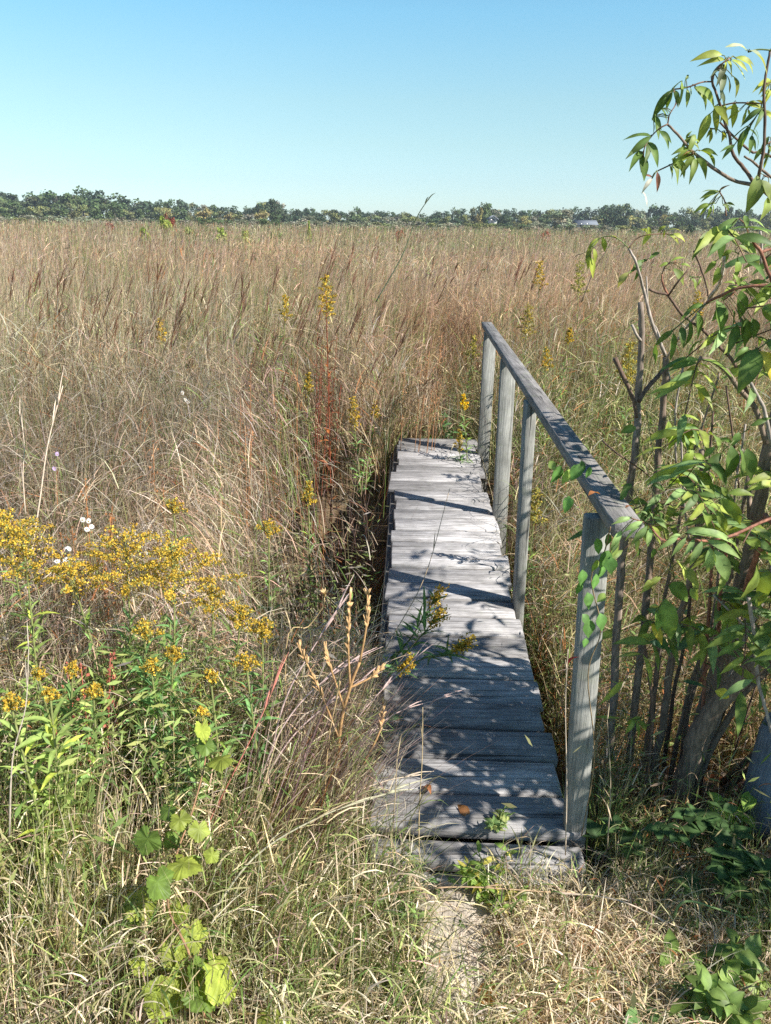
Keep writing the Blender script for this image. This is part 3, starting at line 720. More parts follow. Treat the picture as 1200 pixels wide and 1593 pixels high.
for (x, y, Y, n, lab) in [
 (30, 405, 4.6, 16, 'dark seeded bluestem at the far left edge of the meadow'),
 (75, 385, 5.2, 12, 'thin bluestem clump second from the left edge, bowing right'),
 (135, 362, 5.2, 13, 'tallest bluestem clump, its dark tips reaching the far tree line at the left'),
 (118, 410, 4.6, 15, 'dense brown bluestem leaning in front of the tallest clump'),
 (225, 408, 5.0, 14, 'bluestem clump with feathery tips left of the row of dark plumes'),
 (258, 390, 5.6, 9, 'slim bluestem stalks standing highest between the two left clumps and the centre'),
 (222, 445, 4.4, 13, 'low brown bluestem clump in the tan grass at left'),
 (300, 390, 5.4, 13, 'bluestem with two dark upswept plumes at the middle of the left meadow'),
 (290, 425, 4.8, 14, 'bushy bluestem right under the two upswept plumes'),
 (362, 395, 5.4, 15, 'dark fan shaped bluestem clump below the rounded pair of far trees'),
 (388, 425, 4.8, 14, 'bluestem fan leaning strongly right, left of the yellow meadow goldenrod'),
 (435, 412, 5.2, 15, 'brown bluestem arching over the small yellow meadow goldenrod'),
 (425, 450, 4.4, 11, 'low bluestem plumes just left of the small yellow meadow goldenrod'),
 (540, 372, 6.0, 11, 'dark bluestem spikes behind the tall red stemmed goldenrod'),
 (575, 405, 6.0, 9, 'bluestem right of the tall red stemmed goldenrod'),
 (610, 470, 4.8, 11, 'bluestem plumes between the red stemmed goldenrod and the handrail end'),
 (530, 395, 5.4, 13, 'bluestem plume directly above the red stemmed goldenrod'),
 (170, 440, 4.4, 13, 'rusty bluestem in front of the left brown clumps'),
 (690, 405, 7.0, 11, 'pale bluestem far out behind the end of the handrail'),
 (835, 395, 7.5, 10, 'pale pinkish bluestem far out to the right of the handrail'),
 ]:
    bluestem(x, y, Y, n, lab)

def stalks(px, py_top, py_bot, Y, n, name, label, cat, col, w=.004, spread=.05, kind='spike', lean=.05, group=None):
    """a bunch of stiff stems with beaded seed spikes (dock, loosestrife)"""
    tip = at(px, py_top, Y); b = A(tip[0]-lean*.4, Y, float(gz(tip[0], Y)))
    root = empty(name, tuple(b), label, cat, group); H = tip[2]-b[2]
    gs = Geo(); gh = Geo()
    for i in range(n):
        x0 = A(rnd.gauss(0, spread), rnd.gauss(0, spread), 0); h = H*rnd.uniform(.75, 1.0); t = x0+A(lean*h+rnd.gauss(0, .03), rnd.gauss(0, .03), h)
        p = smooth_path([x0, x0*.6+t*.4, t], 4); tube(gs, p, np.linspace(.003, .0014, len(p)), np.array(col)*rnd.uniform(.6, 1.0), 4)
        k = 60; tt = RS.uniform(.5, 1, k); q = x0+(t-x0)*tt[:, None]+RS.normal(0, .008, (k, 3)); d = unit_rand(k); s = RS.uniform(.007, .013, k)
        cc = np.array(col)*RS.uniform(.7, 1.5, (k, 1)); rhombs(gh, q, d, perp_rand(d), s, s*.45, cc)
    gs.build('stem', M_STEM, root); gh.build('seed_sprays', M_GRASS, root)
RUST = (.36, .155, .06)
for a in [(128, 755, 890, 2.6, 7, 'rusty_dock', 'thick bunch of rust brown seed spikes behind the goldenrod plume near the left edge', 'dried plant', RUST),
          (178, 800, 890, 2.5, 4, 'rusty_dock', 'short rust spikes standing right of the thick rusty bunch', 'dried plant', RUST),
          (92, 800, 880, 2.6, 3, 'rusty_dock', 'few rust spikes left of the thick rusty bunch', 'dried plant', RUST),
          (225, 690, 800, 3.0, 2, 'rusty_dock', 'single thin rust stalk above the dried whitish flower cluster', 'dried plant', RUST),
          (488, 520, 600, 4.5, 7, 'rusty_dock', 'dark red brown stalks under the tall meadow goldenrod', 'dried plant', (.22, .06, .035)),
          (130, 980, 1050, 1.85, 5, 'rusty_dock', 'reddish spikes between the left goldenrods and the widest clump', 'dried plant', (.45, .14, .10)),
          (360, 560, 700, 3.9, 6, 'rusty_dock', 'orange brown stems in the tan grass left of the double headed goldenrod', 'dried plant', (.40, .20, .10)),
          (660, 510, 640, 5.2, 8, 'rusty_dock', 'orange brown stalks in the grass beyond the left corner of the deck end', 'dried plant', (.42, .22, .11)),
          (500, 880, 950, 2.5, 7, 'rusty_dock', 'bare rust brown branching seed heads at the edge of the dark ditch', 'dried plant', (.28, .12, .06))]:
    stalks(*a, group='rust coloured seed stalks')

def long_stalk(pts, Y0, Y1, label, col, w=.004, heads=3, head_len=.12, name='grass_stalk'):
    """one conspicuous bent stalk with a thin tapering head; pts in photo pixels from root to tip"""
    P = [at(x, y, Y0+(Y1-Y0)*i/(len(pts)-1)) for i, (x, y) in enumerate(pts)]
    root = P[0].copy(); p = smooth_path(P, 6)-root
    e = empty(name, tuple(root), label, 'grass stalk', 'single stalks standing out of the grass')
    g = Geo(); tube(g, p, np.linspace(w*.55, w*.25, len(p)), np.array(col)*.9, 5, np.array(col)); g.build('stem', M_STEM, e)
    g = Geo(); d = nrm(p[-1]-p[-3])
    for k in range(heads):
        q = p[-1-rnd.randint(0, 4)]; t = q+nrm(d+unit_rand(1)[0]*.18)*head_len*rnd.uniform(.7, 1.2); tube(g, smooth_path([q, (q+t)/2+A(0, 0, .006), t], 3), np.array([.6, 1, .9, .8, .6, .3, .15])[:len(smooth_path([q, (q+t)/2, t], 3))]*w*.5, np.array(col)*rnd.uniform(.9, 1.2), 4)
    g.build('seed_sprays', M_STEM, e)
PALE = (.58, .47, .36); PURP = (.48, .35, .32); OLV = (.34, .30, .14); RED = (.42, .16, .12)
for a in [
 ([(48, 870), (62, 780), (75, 690), (98, 600)], 2.4, 2.6, 'pale dry grass stalk leaning right, tallest above the left goldenrods', PALE, .006, 3, .12),
 ([(40, 800), (36, 740), (38, 690), (30, 640)], 2.6, 2.7, 'faint grey stalk left of the tallest pale one', PALE, .004, 2, .08),
 ([(395, 1440), (560, 1400), (700, 1380), (860, 1388)], 1.42, 1.50, 'long brown stalk arching low across the plank in front of the deck', (.36, .25, .15), .006, 2, .1),
 ([(860, 1388), (960, 1400), (1050, 1440)], 1.50, 1.42, 'thin dry stalk lying in the straw right of the plank', PALE, .005, 2, .1),
 ([(330, 1420), (400, 1330), (500, 1270), (600, 1235)], 1.35, 1.62, 'grey green arching stalk whose head reaches over the near left deck corner', (.34, .32, .22), .006, 4, .13),
 ([(480, 1290), (540, 1240), (600, 1215), (655, 1205)], 1.7, 1.78, 'pale stalk pointing right over the near boards', PALE, .005, 2, .09),
 ([(410, 1230), (440, 1100), (480, 1020), (520, 960)], 1.75, 1.9, 'mauve grass head rising left of the dried brown seed stalk', PURP, .006, 5, .13),
 ([(390, 1260), (430, 1150), (480, 1080), (545, 1030)], 1.7, 1.85, 'mauve grass stalk bending towards the deck, thickest of its bunch', PURP, .006, 5, .14),
 ([(380, 1290), (420, 1200), (470, 1130), (560, 1060)], 1.65, 1.85, 'lower mauve grass stalk bending towards the deck', PURP, .006, 5, .14),
 ([(300, 1330), (350, 1230), (400, 1130), (430, 1060)], 1.55, 1.75, 'reddish bent stalk behind the vine with pale green leaves', RED, .005, 3, .1),
 ([(420, 1320), (500, 1200), (570, 1100), (640, 1030)], 1.7, 2.0, 'long slanting grass stalk whose mauve head hangs over the shaded boards', PURP, .005, 5, .12),
 ([(440, 1340), (520, 1220), (600, 1120), (690, 1085)], 1.7, 1.95, 'purple grass head lying over the darkest deck boards', PURP, .005, 4, .11),
 ([(500, 1370), (505, 1250), (512, 1150), (530, 1060)], 1.65, 1.75, 'straight thin golden stalk beside the dried brown seed stalk', (.46, .33, .17), .004, 2, .08),
 ([(655, 1400), (652, 1280), (657, 1180), (658, 1100)], 1.60, 1.66, 'upright hair thin stalk in front of the near deck boards', (.50, .38, .22), .0035, 1, .06),
 ([(602, 1400), (608, 1320), (615, 1240), (618, 1180)], 1.58, 1.62, 'second upright thin stalk at the near left corner of the deck', (.46, .36, .22), .0035, 1, .06),
 ([(880, 1330), (882, 1220), (880, 1100), (884, 1010)], 1.62, 1.62, 'fine pale stem standing against the near post', PALE, .0035, 1, .05),
 ([(945, 1320), (950, 1230), (948, 1170), (945, 1120)], 1.66, 1.7, 'thin stem at the shaded foot of the near post', (.40, .33, .22), .0035, 1, .05),
 ([(540, 1140), (600, 1010), (660, 900), (700, 760)], 2.05, 2.6, 'brown stalk slanting across the left edge of the middle boards', (.36, .27, .17), .004, 1, .08),
 ([(585, 470), (625, 400), (648, 340), (668, 308)], 3.6, 3.4, 'lone grass spike rising above the far trees into the sky', (.30, .32, .18), .006, 2, .05),
 ([(15, 1300), (20, 1180), (40, 1100), (45, 1010)], 1.4, 1.55, 'grey stalk crossing the yellow green stem at lower left', (.40, .34, .27), .004, 2, .07),
 ([(1040, 1470), (1060, 1405), (1120, 1415), (1190, 1440)], 1.45, 1.45, 'folded green reed blade bent over at the lower right', (.22, .32, .12), .007, 1, .05),
 ([(905, 470), (925, 420), (950, 375), (905, 395)], 3.0, 3.0, 'dark thin arching twig of grass left of the elderberry spray', (.16, .12, .09), .004, 1, .04),
 ]:
    long_stalk(*a)

def green_tuft(px, py, Y, n, h, label, cols, az0=0.0, azs=.8, w=.007, th=(.1, .9)):
    n = int(n*1.7); h = h*1.12
    b = onz(px, py, -.17) if Y is None else at(px, py, Y); b[2] = float(gz(b[0], b[1]))
    g = Geo(); base = np.stack([RS.normal(0, .05, n), RS.normal(0, .04, n), np.zeros(n)], 1); c = pick(n, cols)
    blades(g, base, h*RS.uniform(.5, 1.1, n), RS.normal(az0, azs, n), RS.uniform(0, th[0]*2, n), RS.uniform(.2, th[1]*1.5, n), np.full(n, w)*RS.uniform(.6, 1.2, n), c*.8, c, 6)
    o = g.build('grass_tuft', M_GRASS); o.location = b
    tag(o, label, 'grass tuft', 'coarse grass tufts in the foreground')
for a in [(30, 1430, None, 60, .50, 'tall straw coloured blades standing at the left edge above the corner tuft', dict(straw=1, lime=.8, pale=.5), .1, 1.2, .0065, (.06, .25)),
          (110, 1440, None, 70, .50, 'tall yellow green blades standing left of the vine', dict(lime=1, straw=1), .1, 1.2, .0065, (.06, .25)),
          (90, 1550, None, 70, .40, 'straw blades in front of the tall yellow green ones', dict(straw=1, pale=.7, lime=.4), .1, 1.5, .006, (.08, .35)),
          (185, 1440, None, 50, .46, 'pale tan blades just left of the middle vine leaves', dict(pale=1, tan=.6, straw=.6), .2, .9, .006, (.06, .3)),
          (390, 1400, None, 80, .46, 'sheaf of yellow green and tan blades bending right of the vine', dict(straw=1, lime=.7, tan=.4), .15, .35, .006, (.25, .55)),
          (420, 1500, None, 70, .34, 'pale dry blades between the vine and the plank', dict(pale=1, straw=1, lime=.4), .2, .9, .006, (.2, .7)),
          (540, 1470, None, 60, .26, 'bleached dry blades beside the left of the plank', dict(pale=1, straw=.6), .3, 1.2, .005, (.3, 1.2)),
          (70, 1470, None, 60, .42, 'upright pale green grass tuft at the lower left', dict(lime=1, olive=.5, straw=.5), 0.3, 1.5),
          (140, 1500, None, 50, .36, 'grass tuft with broad upright blades left of the vine leaves', dict(lime=1, straw=.7), .2, 1.4),
          (300, 1450, None, 70, .55, 'tan and green blades sweeping right behind the vine leaves', dict(straw=1, lime=.6, olive=.5, rust=.1), .2, .4, .006, (.3, .9)),
          (360, 1500, None, 60, .45, 'green tuft of blades sweeping right beside the lowest vine leaf', dict(lime=1, olive=.6, straw=.4), .1, .5, .006, (.35, .9)),
          (500, 1540, None, 70, .24, 'fresh green tuft left of the plank', dict(green=1, lime=1), .2, 1.6),
          (600, 1570, None, 40, .22, 'green blades spilling over the plank from the lower left', dict(lime=1, green=.8), .3, .8, .008),
          (460, 1420, None, 60, .33, 'yellowing tuft in front of the near left corner of the deck', dict(straw=1, lime=1, tan=.4), .2, 1.0),
          (10, 1560, None, 60, .30, 'straw tuft in the lower left corner', dict(straw=1, pale=.6, lime=.3), 0, 2),
          (200, 1580, None, 50, .26, 'straw coloured tuft under the lowest vine leaves', dict(straw=1, tan=.5, lime=.4), 0, 2),
          (930, 1345, None, 60, .26, 'green grass at the foot of the near post', dict(green=1, lime=.6), .3, 1.2, .005),
          (850, 1585, None, 70, .2, 'yellow tuft of fine grass at the bottom right of the plank', dict(lime=.6, straw=1), 2.6, .7, .004),
          (980, 1440, None, 50, .25, 'green blades among the straw under the shrub', dict(green=.7, olive=.8), .2, 1.5, .005),
          (400, 1180, 1.85, 150, .66, 'mauve tangled grass leaning right towards the shaded deck', dict(mauve=1, grey=.5, purple=.3), .1, .35, .0055, (.4, .75)),
          (440, 1180, 1.75, 130, .6, 'second mauve grass bunch bowing over the deck edge', dict(mauve=1, grey=.6, tan=.4), .25, .35, .0055, (.4, .75)),
          (385, 1330, 1.62, 80, .68, 'long purple brown stems arching right towards the shaded boards', dict(purple=1, mauve=.6, rust=.3), .25, .25, .005, (.4, .7)),
          (430, 1340, 1.6, 50, .5, 'brown stems leaning towards the near left deck boards', dict(purple=.8, tan=.5, mauve=.6), .45, .4, .0045, (.35, .8)),
          (520, 1290, 1.72, 60, .4, 'dry grey tangle against the near left deck edge', dict(grey=1, tan=.6, olive=.4), .5, 1.2, .004, (.3, 1.4)),
          (545, 760, 4.2, 60, .7, 'dead reddish grass drooping into the dark ditch left of the deck', dict(rust=1, pink=.6, grey=.5), .3, .6, .006, (.3, 1.4)),
          (1180, 1500, None, 60, .22, 'short green grass in the lower right corner', dict(green=.7, lime=.8), 2.5, 1, .005)]:
    green_tuft(*a)

def seed_stalk():
    """dried evening primrose with woody capsules"""
    P = [(520, 1250, 1.78), (528, 1150, 1.80), (545, 1070, 1.82), (560, 1030, 1.83)]
    pts = [at(*p) for p in P]; pts[0][2] = min(pts[0][2], float(gz(pts[0][0], pts[0][1]))+.02); root = pts[0].copy()
    e = empty('dried_seed_stalk', tuple(root), 'golden brown dried stalk with woody upright capsules left of the deck', 'dried plant')
    c = (.40, .24, .11)
    def arm(px, nm='stem', r=.0035):
        p = smooth_path([at(*q)-root for q in px], 5); g = Geo(); tube(g, p, np.linspace(r, r*.6, len(p)), c, 6); g.build(nm, M_STEM, e); return p
    g0 = smooth_path([p-root for p in pts], 5); g = Geo(); tube(g, g0, np.linspace(.0052, .004, len(g0)), c, 7); g.build('stem', M_STEM, e)
    arms = [arm([(545, 1070, 1.82), (542, 1000, 1.83), (545, 920, 1.84)]), arm([(560, 1030, 1.83), (570, 975, 1.84), (572, 925, 1.85)]),
            arm([(528, 1150, 1.80), (500, 1080, 1.8), (462, 1000, 1.8)]), arm([(535, 1100, 1.81), (515, 1040, 1.82), (505, 1010, 1.82)]), arm([(545, 1070, 1.82), (575, 1055, 1.84), (592, 1040, 1.86)]),
            arm([(565, 1190, 1.75), (590, 1140, 1.78), (596, 1095, 1.8)])]
    for p in arms:
        g = Geo()
        n = 16
        for i in range(n):
            t = .45+.55*i/n; k = min(len(p)-2, int(t*(len(p)-1))); q = p[k]+(p[k+1]-p[k])*rnd.random(); d = nrm(nrm(p[k+1]-p[k])*1.3+unit_rand(1)[0]*.6); L = rnd.uniform(.018, .028)
            cc = np.array((.52, .33, .16))*rnd.uniform(.7, 1.25)
            for j in range(3):
                dd = nrm(d+unit_rand(1)[0]*.16); tube(g, np.array([q, q+dd*L*.5, q+dd*L]), [.0016, .0030, .0008], cc, 5)
        g.build('seed_capsules', M_STEM, e)
seed_stalk()
def pod_stalk():
    pts = [at(445, 1010, 1.95), at(480, 975, 2.0), at(502, 945, 2.0), at(505, 930, 2.0)]; root = pts[0].copy(); root[2] = float(gz(root[0], root[1])); 
    e = empty('dried_flower', tuple(root), 'single dried flower cup on a thin bent stem left of the golden brown stalk', 'dried plant')
    p = smooth_path([A(0, 0, 0)]+[q-root for q in pts], 5); g = Geo(); tube(g, p, .0018, (.45, .33, .17), 5); g.build('stem', M_STEM, e)
    g = Geo()
    for i in range(9): leaf(g, p[-1], p[-1]+nrm(A(math.cos(i*.7)*.5, math.sin(i*.7)*.5, 1))*.03, .16, (.5, .38, .2), .15, .2, None, 4)
    g.build('flower_head', M_PETAL, e)
pod_stalk()

def white_asters(px, py, Y, n, spread, label, disc=.011, col=(.8, .8, .8), rays=11):
    h = at(px, py, Y); b = A(h[0], h[1]+.03, float(gz(h[0], h[1]))); e = empty('aster', tuple(b), label, 'wildflower', 'small pale wild flowers')
    gs = Geo()
    for i in range(n):
        gf = Geo(); f = h-b+A(rnd.gauss(0, spread), rnd.gauss(0, spread), rnd.gauss(0, spread*1.4)); tube(gs, smooth_path([A(0, 0, .05), f*.6, f], 4), .0014, (.2, .2, .09), 4)
        nd = nrm(A(.5, -.7, .6)+unit_rand(1)[0]*.6); e1 = nrm(np.cross(nd, A(0, 0, 1))); e2 = np.cross(nd, e1); k = rays
        a = np.arange(k)/k*2*np.pi; d = np.cos(a)[:, None]*e1+np.sin(a)[:, None]*e2; s = -np.sin(a)[:, None]*e1+np.cos(a)[:, None]*e2
        rhombs(gf, np.tile(f, (k, 1)), d, s, disc, disc*.22, np.array(col)*rnd.uniform(.85, 1.1))
        rhombs(gf, np.tile(f+nd*.002, (3, 1)), d[:3], s[:3], disc*.3, disc*.2, (.6, .42, .05)); gf.build('flower_head', M_PETAL, e)
    gs.build('stem', M_STEM, e)
white_asters(104, 868, 2.3, 7, .014, 'cluster of white asters in front of the thick rusty spikes')
white_asters(133, 815, 2.5, 4, .012, 'few white asters among the rusty spikes')
white_asters(290, 622, 4.0, 4, .016, 'white asters alone in the tan grass of the left meadow', .014)
white_asters(212, 845, 2.4, 5, .018, 'white asters beside the dried whitish flower cluster', .009)
white_asters(90, 708, 2.9, 2, .02, 'pale violet aster with a yellow eye in the grey grass', .010, (.55, .42, .7))
def dried_umbel():
    h = at(228, 835, 2.4); b = A(h[0], h[1], float(gz(h[0], h[1]))); e = empty('dried_umbel', tuple(b), 'dried whitish flat flower cluster just above the widest yellow goldenrod', 'dried plant')
    gs = Geo(); gf = Geo(); t = h-b
    tube(gs, smooth_path([A(0, 0, 0), t*.5+A(.01, 0, 0), t-A(0, 0, .05)], 4), .0028, (.3, .2, .13), 5)
    for i in range(22):
        q = t+A(rnd.gauss(0, .045), rnd.gauss(0, .04), rnd.gauss(0, .010)); tube(gs, smooth_path([t-A(0, 0, .05), q*.5+(t-A(0, 0, .03))*.5, q], 3), .0011, (.35, .25, .18), 4)
        n = 40; p = q+RS.normal(0, .009, (n, 3)); d = unit_rand(n); s = RS.uniform(.005, .009, n); rhombs(gf, p, d, perp_rand(d), s, s*.3, np.array((.50, .42, .35))*RS.uniform(.6, 1.3, (n, 1)))
    gs.build('stem', M_STEM, e); gf.build('flower_head', M_PETAL, e)
dried_umbel()

# ------------------------------------------------------------------ grape vine with lobed leaves
def grape_leaf(g, c, nrmv, tipdir, r, col):
    """broad lobed, toothed leaf, puckered between its veins"""
    n_ = nrm(nrmv); t = nrm(np.asarray(tipdir)-n_*(np.asarray(tipdir)@n_)); s = np.cross(n_, t)
    K = 90; a = np.linspace(-np.pi, np.pi, K, endpoint=False)
    out = .80+.085*np.cos(5*a*.98+rnd.uniform(-.2, .2))*np.exp(-(a/2.6)**4)+.08*np.cos(a)-.36*np.exp(-((np.abs(a)-np.pi)/.30)**2)+.10*np.abs(((a*3.6) % 1)-.5)*2-.05+RS.normal(0, .025, K)
    rings = [0, .3, .55, .8, 1.0]; V = []; C = []
    ph = rnd.uniform(0, 6); cup = rnd.uniform(-.25, .3)
    for q in rings:
        vein = np.clip(np.cos(5*a), 0, 1)**12
        z = (cup*q*q+.10*np.sin(a*2+ph)*q*q-.05*vein*q+.05*np.sin(a*5+1)*q)*r
        V.append(np.asarray(c)+np.outer(np.cos(a)*out*q*r+.0, t)+np.outer(np.sin(a)*out*q*r, s)+np.outer(z, n_))
        C.append(np.array(col)[None]*(1+.30*vein*(1-.5*q))[:, None]*RS.uniform(.92, 1.08, (K, 1)))
    V = np.concatenate(V); C = np.concatenate(C)
    Q = [(i*K+j, i*K+(j+1) % K, (i+1)*K+(j+1) % K, (i+1)*K+j) for i in range(len(rings)-1) for j in range(K)]
    g.add(V, Q, None, C)
def vine():
    st = [(330, 1590, 1.14), (300, 1500, 1.22), (262, 1410, 1.32), (275, 1330, 1.42), (300, 1260, 1.5), (320, 1180, 1.58), (318, 1130, 1.62)]
    pts = [at(*p) for p in st]; root = pts[0].copy(); root[2] = float(gz(root[0], root[1]))
    e = empty('grape_vine', tuple(root), 'climbing vine with broad lobed yellow green leaves in the left foreground', 'vine')
    p = smooth_path([A(0, 0, 0)]+[q-root for q in pts[1:]], 6); g = Geo(); tube(g, p, np.linspace(.0032, .0018, len(p)), (.28, .16, .09), 6); g.build('stem', M_STEM, e)
    L = [(314, 1136, 20, 0), (345, 1180, 20, 0), (286, 1342, 26, 0), (245, 1372, 24, 1), (222, 1405, 24, 0), (208, 1420, 20, 1), (275, 1420, 22, 0), (300, 1455, 24, 0), (273, 1480, 22, 0),
         (343, 1512, 38, 0), (272, 1535, 30, 0), (310, 1545, 26, 1), (225, 1500, 20, 0), (255, 1560, 26, 0), (230, 1305, 22, 1), (280, 1275, 16, 0), (310, 1290, 16, 0), (262, 1260, 16, 1), (300, 1510, 20, 1),
         (245, 1545, 22, 0), (430, 1590, 24, 0), (330, 1330, 12, 0), (320, 1160, 14, 1), (265, 1300, 18, 1)]
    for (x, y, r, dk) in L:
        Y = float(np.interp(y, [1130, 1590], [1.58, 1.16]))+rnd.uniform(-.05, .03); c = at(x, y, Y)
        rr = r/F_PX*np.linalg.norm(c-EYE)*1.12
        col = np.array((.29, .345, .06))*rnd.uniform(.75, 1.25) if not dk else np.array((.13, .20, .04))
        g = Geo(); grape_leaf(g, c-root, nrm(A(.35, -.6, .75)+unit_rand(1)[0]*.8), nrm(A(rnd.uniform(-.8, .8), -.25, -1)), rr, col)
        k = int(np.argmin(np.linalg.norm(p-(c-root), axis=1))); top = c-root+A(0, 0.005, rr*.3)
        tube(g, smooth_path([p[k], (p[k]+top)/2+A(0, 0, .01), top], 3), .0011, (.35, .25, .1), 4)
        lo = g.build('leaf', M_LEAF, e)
vine()

# ------------------------------------------------------------------ other low plants
def broad_plant(name, px, py, Y, label, cat, leaves, size, spread, h, col, col2=None, wr=.26, group=None, stems=4, mat=None, bare=None):
    b = at(px, py, Y) if Y else onz(px, py, -.16); b[2] = float(gz(b[0], b[1])) if bare is None else bare
    e = empty(name, tuple(b), label, cat, group); gs = Geo()
    lg = Geo(); per = max(1, leaves//stems)
    for s in range(stems):
        a = rnd.uniform(0, 6.28); t = A(math.cos(a)*spread, math.sin(a)*spread, h*rnd.uniform(.6, 1)); p = smooth_path([A(0, 0, 0), t*A(.4, .4, .6), t], 5)
        tube(gs, p, np.linspace(.003, .0014, len(p)), np.array(col)*.9+A(.04, .02, 0), 5)
        for i in range(per):
            k = 1+int((i+.5)/per*(len(p)-2)); az = i*2.4+s; d = A(math.cos(az), math.sin(az), rnd.uniform(-.3, .5)); c = np.array(col if (col2 is None or rnd.random() < .7) else col2)*rnd.uniform(.75, 1.25)
            leaf(lg, p[k], p[k]+nrm(d)*size*rnd.uniform(.6, 1.2), wr, c, .15, .2, rnd.uniform(-.6, .6), 5)
    gs.build('stem', M_STEM, e); lg.build('foliage', mat or M_LEAF, e)
    return e
WG = 'low leafy weeds by the deck and path'
broad_plant('ragweed', 772, 1285, 1.73, 'small lobed green weed growing up between the near deck boards', 'weed', 70, .028, .045, .07, (.20, .30, .10), (.32, .36, .12), .2, WG, 7, bare=-.01)
broad_plant('ragweed', 770, 1378, 1.56, 'yellowish bushy weed in front of the step at the middle', 'weed', 150, .042, .085, .17, (.24, .36, .08), (.5, .45, .1), .2, WG, 10, bare=-.13)
broad_plant('ragweed', 640, 1370, 1.58, 'dark green weed in front of the near left corner of the deck', 'weed', 150, .045, .11, .17, (.14, .25, .09), (.2, .3, .1), .18, WG, 10)
broad_plant('ragweed', 680, 1400, 1.53, 'smaller green weed on the left side of the plank head', 'weed', 80, .042, .08, .12, (.14, .24, .08), None, .2, WG, 6)
broad_plant('green_weed', 1110, 1530, 1.28, 'largest green leafy weed at the lower right in the straw', 'weed', 150, .065, .11, .22, (.15, .23, .055), (.22, .31, .08), .3, WG, 8)
broad_plant('green_weed', 1030, 1575, 1.24, 'dark leafy weed left of the largest green one at the lower right', 'weed', 70, .06, .08, .13, (.10, .19, .06), None, .32, WG, 5)
broad_plant('green_weed', 1170, 1575, 1.22, 'yellow green weed in the lower right corner', 'weed', 110, .05, .11, .15, (.27, .36, .10), None, .25, WG, 8)
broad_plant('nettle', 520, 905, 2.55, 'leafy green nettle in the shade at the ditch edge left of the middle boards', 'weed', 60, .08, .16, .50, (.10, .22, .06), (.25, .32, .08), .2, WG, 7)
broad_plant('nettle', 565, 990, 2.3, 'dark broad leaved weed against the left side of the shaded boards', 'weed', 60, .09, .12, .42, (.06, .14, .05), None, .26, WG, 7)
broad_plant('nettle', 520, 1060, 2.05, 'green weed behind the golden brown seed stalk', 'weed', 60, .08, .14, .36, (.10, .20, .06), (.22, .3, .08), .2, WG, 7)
broad_plant('green_weed', 20, 1190, 1.45, 'broad yellowing leaves at the left edge under the cut goldenrod', 'weed', 26, .11, .10, .28, (.30, .36, .09), (.16, .24, .07), .2, WG, 4)
broad_plant('green_weed', 295, 955, 2.0, 'bright yellow pointed leaves between the goldenrod clumps', 'weed', 10, .05, .03, .52, (.60, .62, .10), None, .22, WG, 2)
broad_plant('green_weed', 410, 990, 1.92, 'yellow leaves beside the bright small goldenrod', 'weed', 9, .045, .04, .38, (.60, .60, .10), None, .25, WG, 2)
broad_plant('green_weed', 830, 830, 3.4, 'bluish green bushy weed behind the second post', 'weed', 120, .05, .16, .42, (.12, .24, .10), None, .22, WG, 9)
broad_plant('green_weed', 700, 650, 5.7, 'green weed in the grass at the far end of the deck', 'weed', 120, .07, .2, .5, (.11, .23, .08), None, .2, WG, 9)
broad_plant('seedling', 1152, 1190, 1.88, 'sunlit young plant with pale pointed leaves under the shrub', 'weed', 14, .085, .05, .20, (.34, .50, .10), (.28, .44, .08), .24, WG, 3)
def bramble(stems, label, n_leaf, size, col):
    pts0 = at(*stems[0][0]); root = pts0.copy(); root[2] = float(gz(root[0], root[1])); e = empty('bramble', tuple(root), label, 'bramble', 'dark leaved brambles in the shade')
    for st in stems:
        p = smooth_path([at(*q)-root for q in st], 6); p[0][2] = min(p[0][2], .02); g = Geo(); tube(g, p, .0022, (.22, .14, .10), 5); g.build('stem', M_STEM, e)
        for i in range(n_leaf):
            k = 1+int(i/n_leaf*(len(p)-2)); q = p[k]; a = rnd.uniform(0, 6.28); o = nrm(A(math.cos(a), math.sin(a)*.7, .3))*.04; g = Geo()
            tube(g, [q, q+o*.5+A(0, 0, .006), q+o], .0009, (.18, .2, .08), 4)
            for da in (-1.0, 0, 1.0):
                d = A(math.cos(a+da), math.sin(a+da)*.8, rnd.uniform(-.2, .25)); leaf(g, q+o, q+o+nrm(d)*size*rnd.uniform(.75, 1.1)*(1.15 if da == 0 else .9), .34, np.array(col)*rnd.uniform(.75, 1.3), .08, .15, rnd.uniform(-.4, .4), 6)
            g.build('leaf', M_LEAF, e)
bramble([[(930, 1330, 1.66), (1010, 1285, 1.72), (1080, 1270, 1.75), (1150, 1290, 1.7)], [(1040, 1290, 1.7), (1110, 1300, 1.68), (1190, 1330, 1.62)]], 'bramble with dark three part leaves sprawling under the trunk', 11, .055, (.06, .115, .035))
bramble([[(1100, 1400, 1.52), (1130, 1350, 1.58), (1200, 1340, 1.58)], [(1150, 1390, 1.52), (1180, 1360, 1.55), (1230, 1390, 1.5)]], 'bramble with dark leaves at the right edge below the other', 10, .06, (.06, .115, .035))

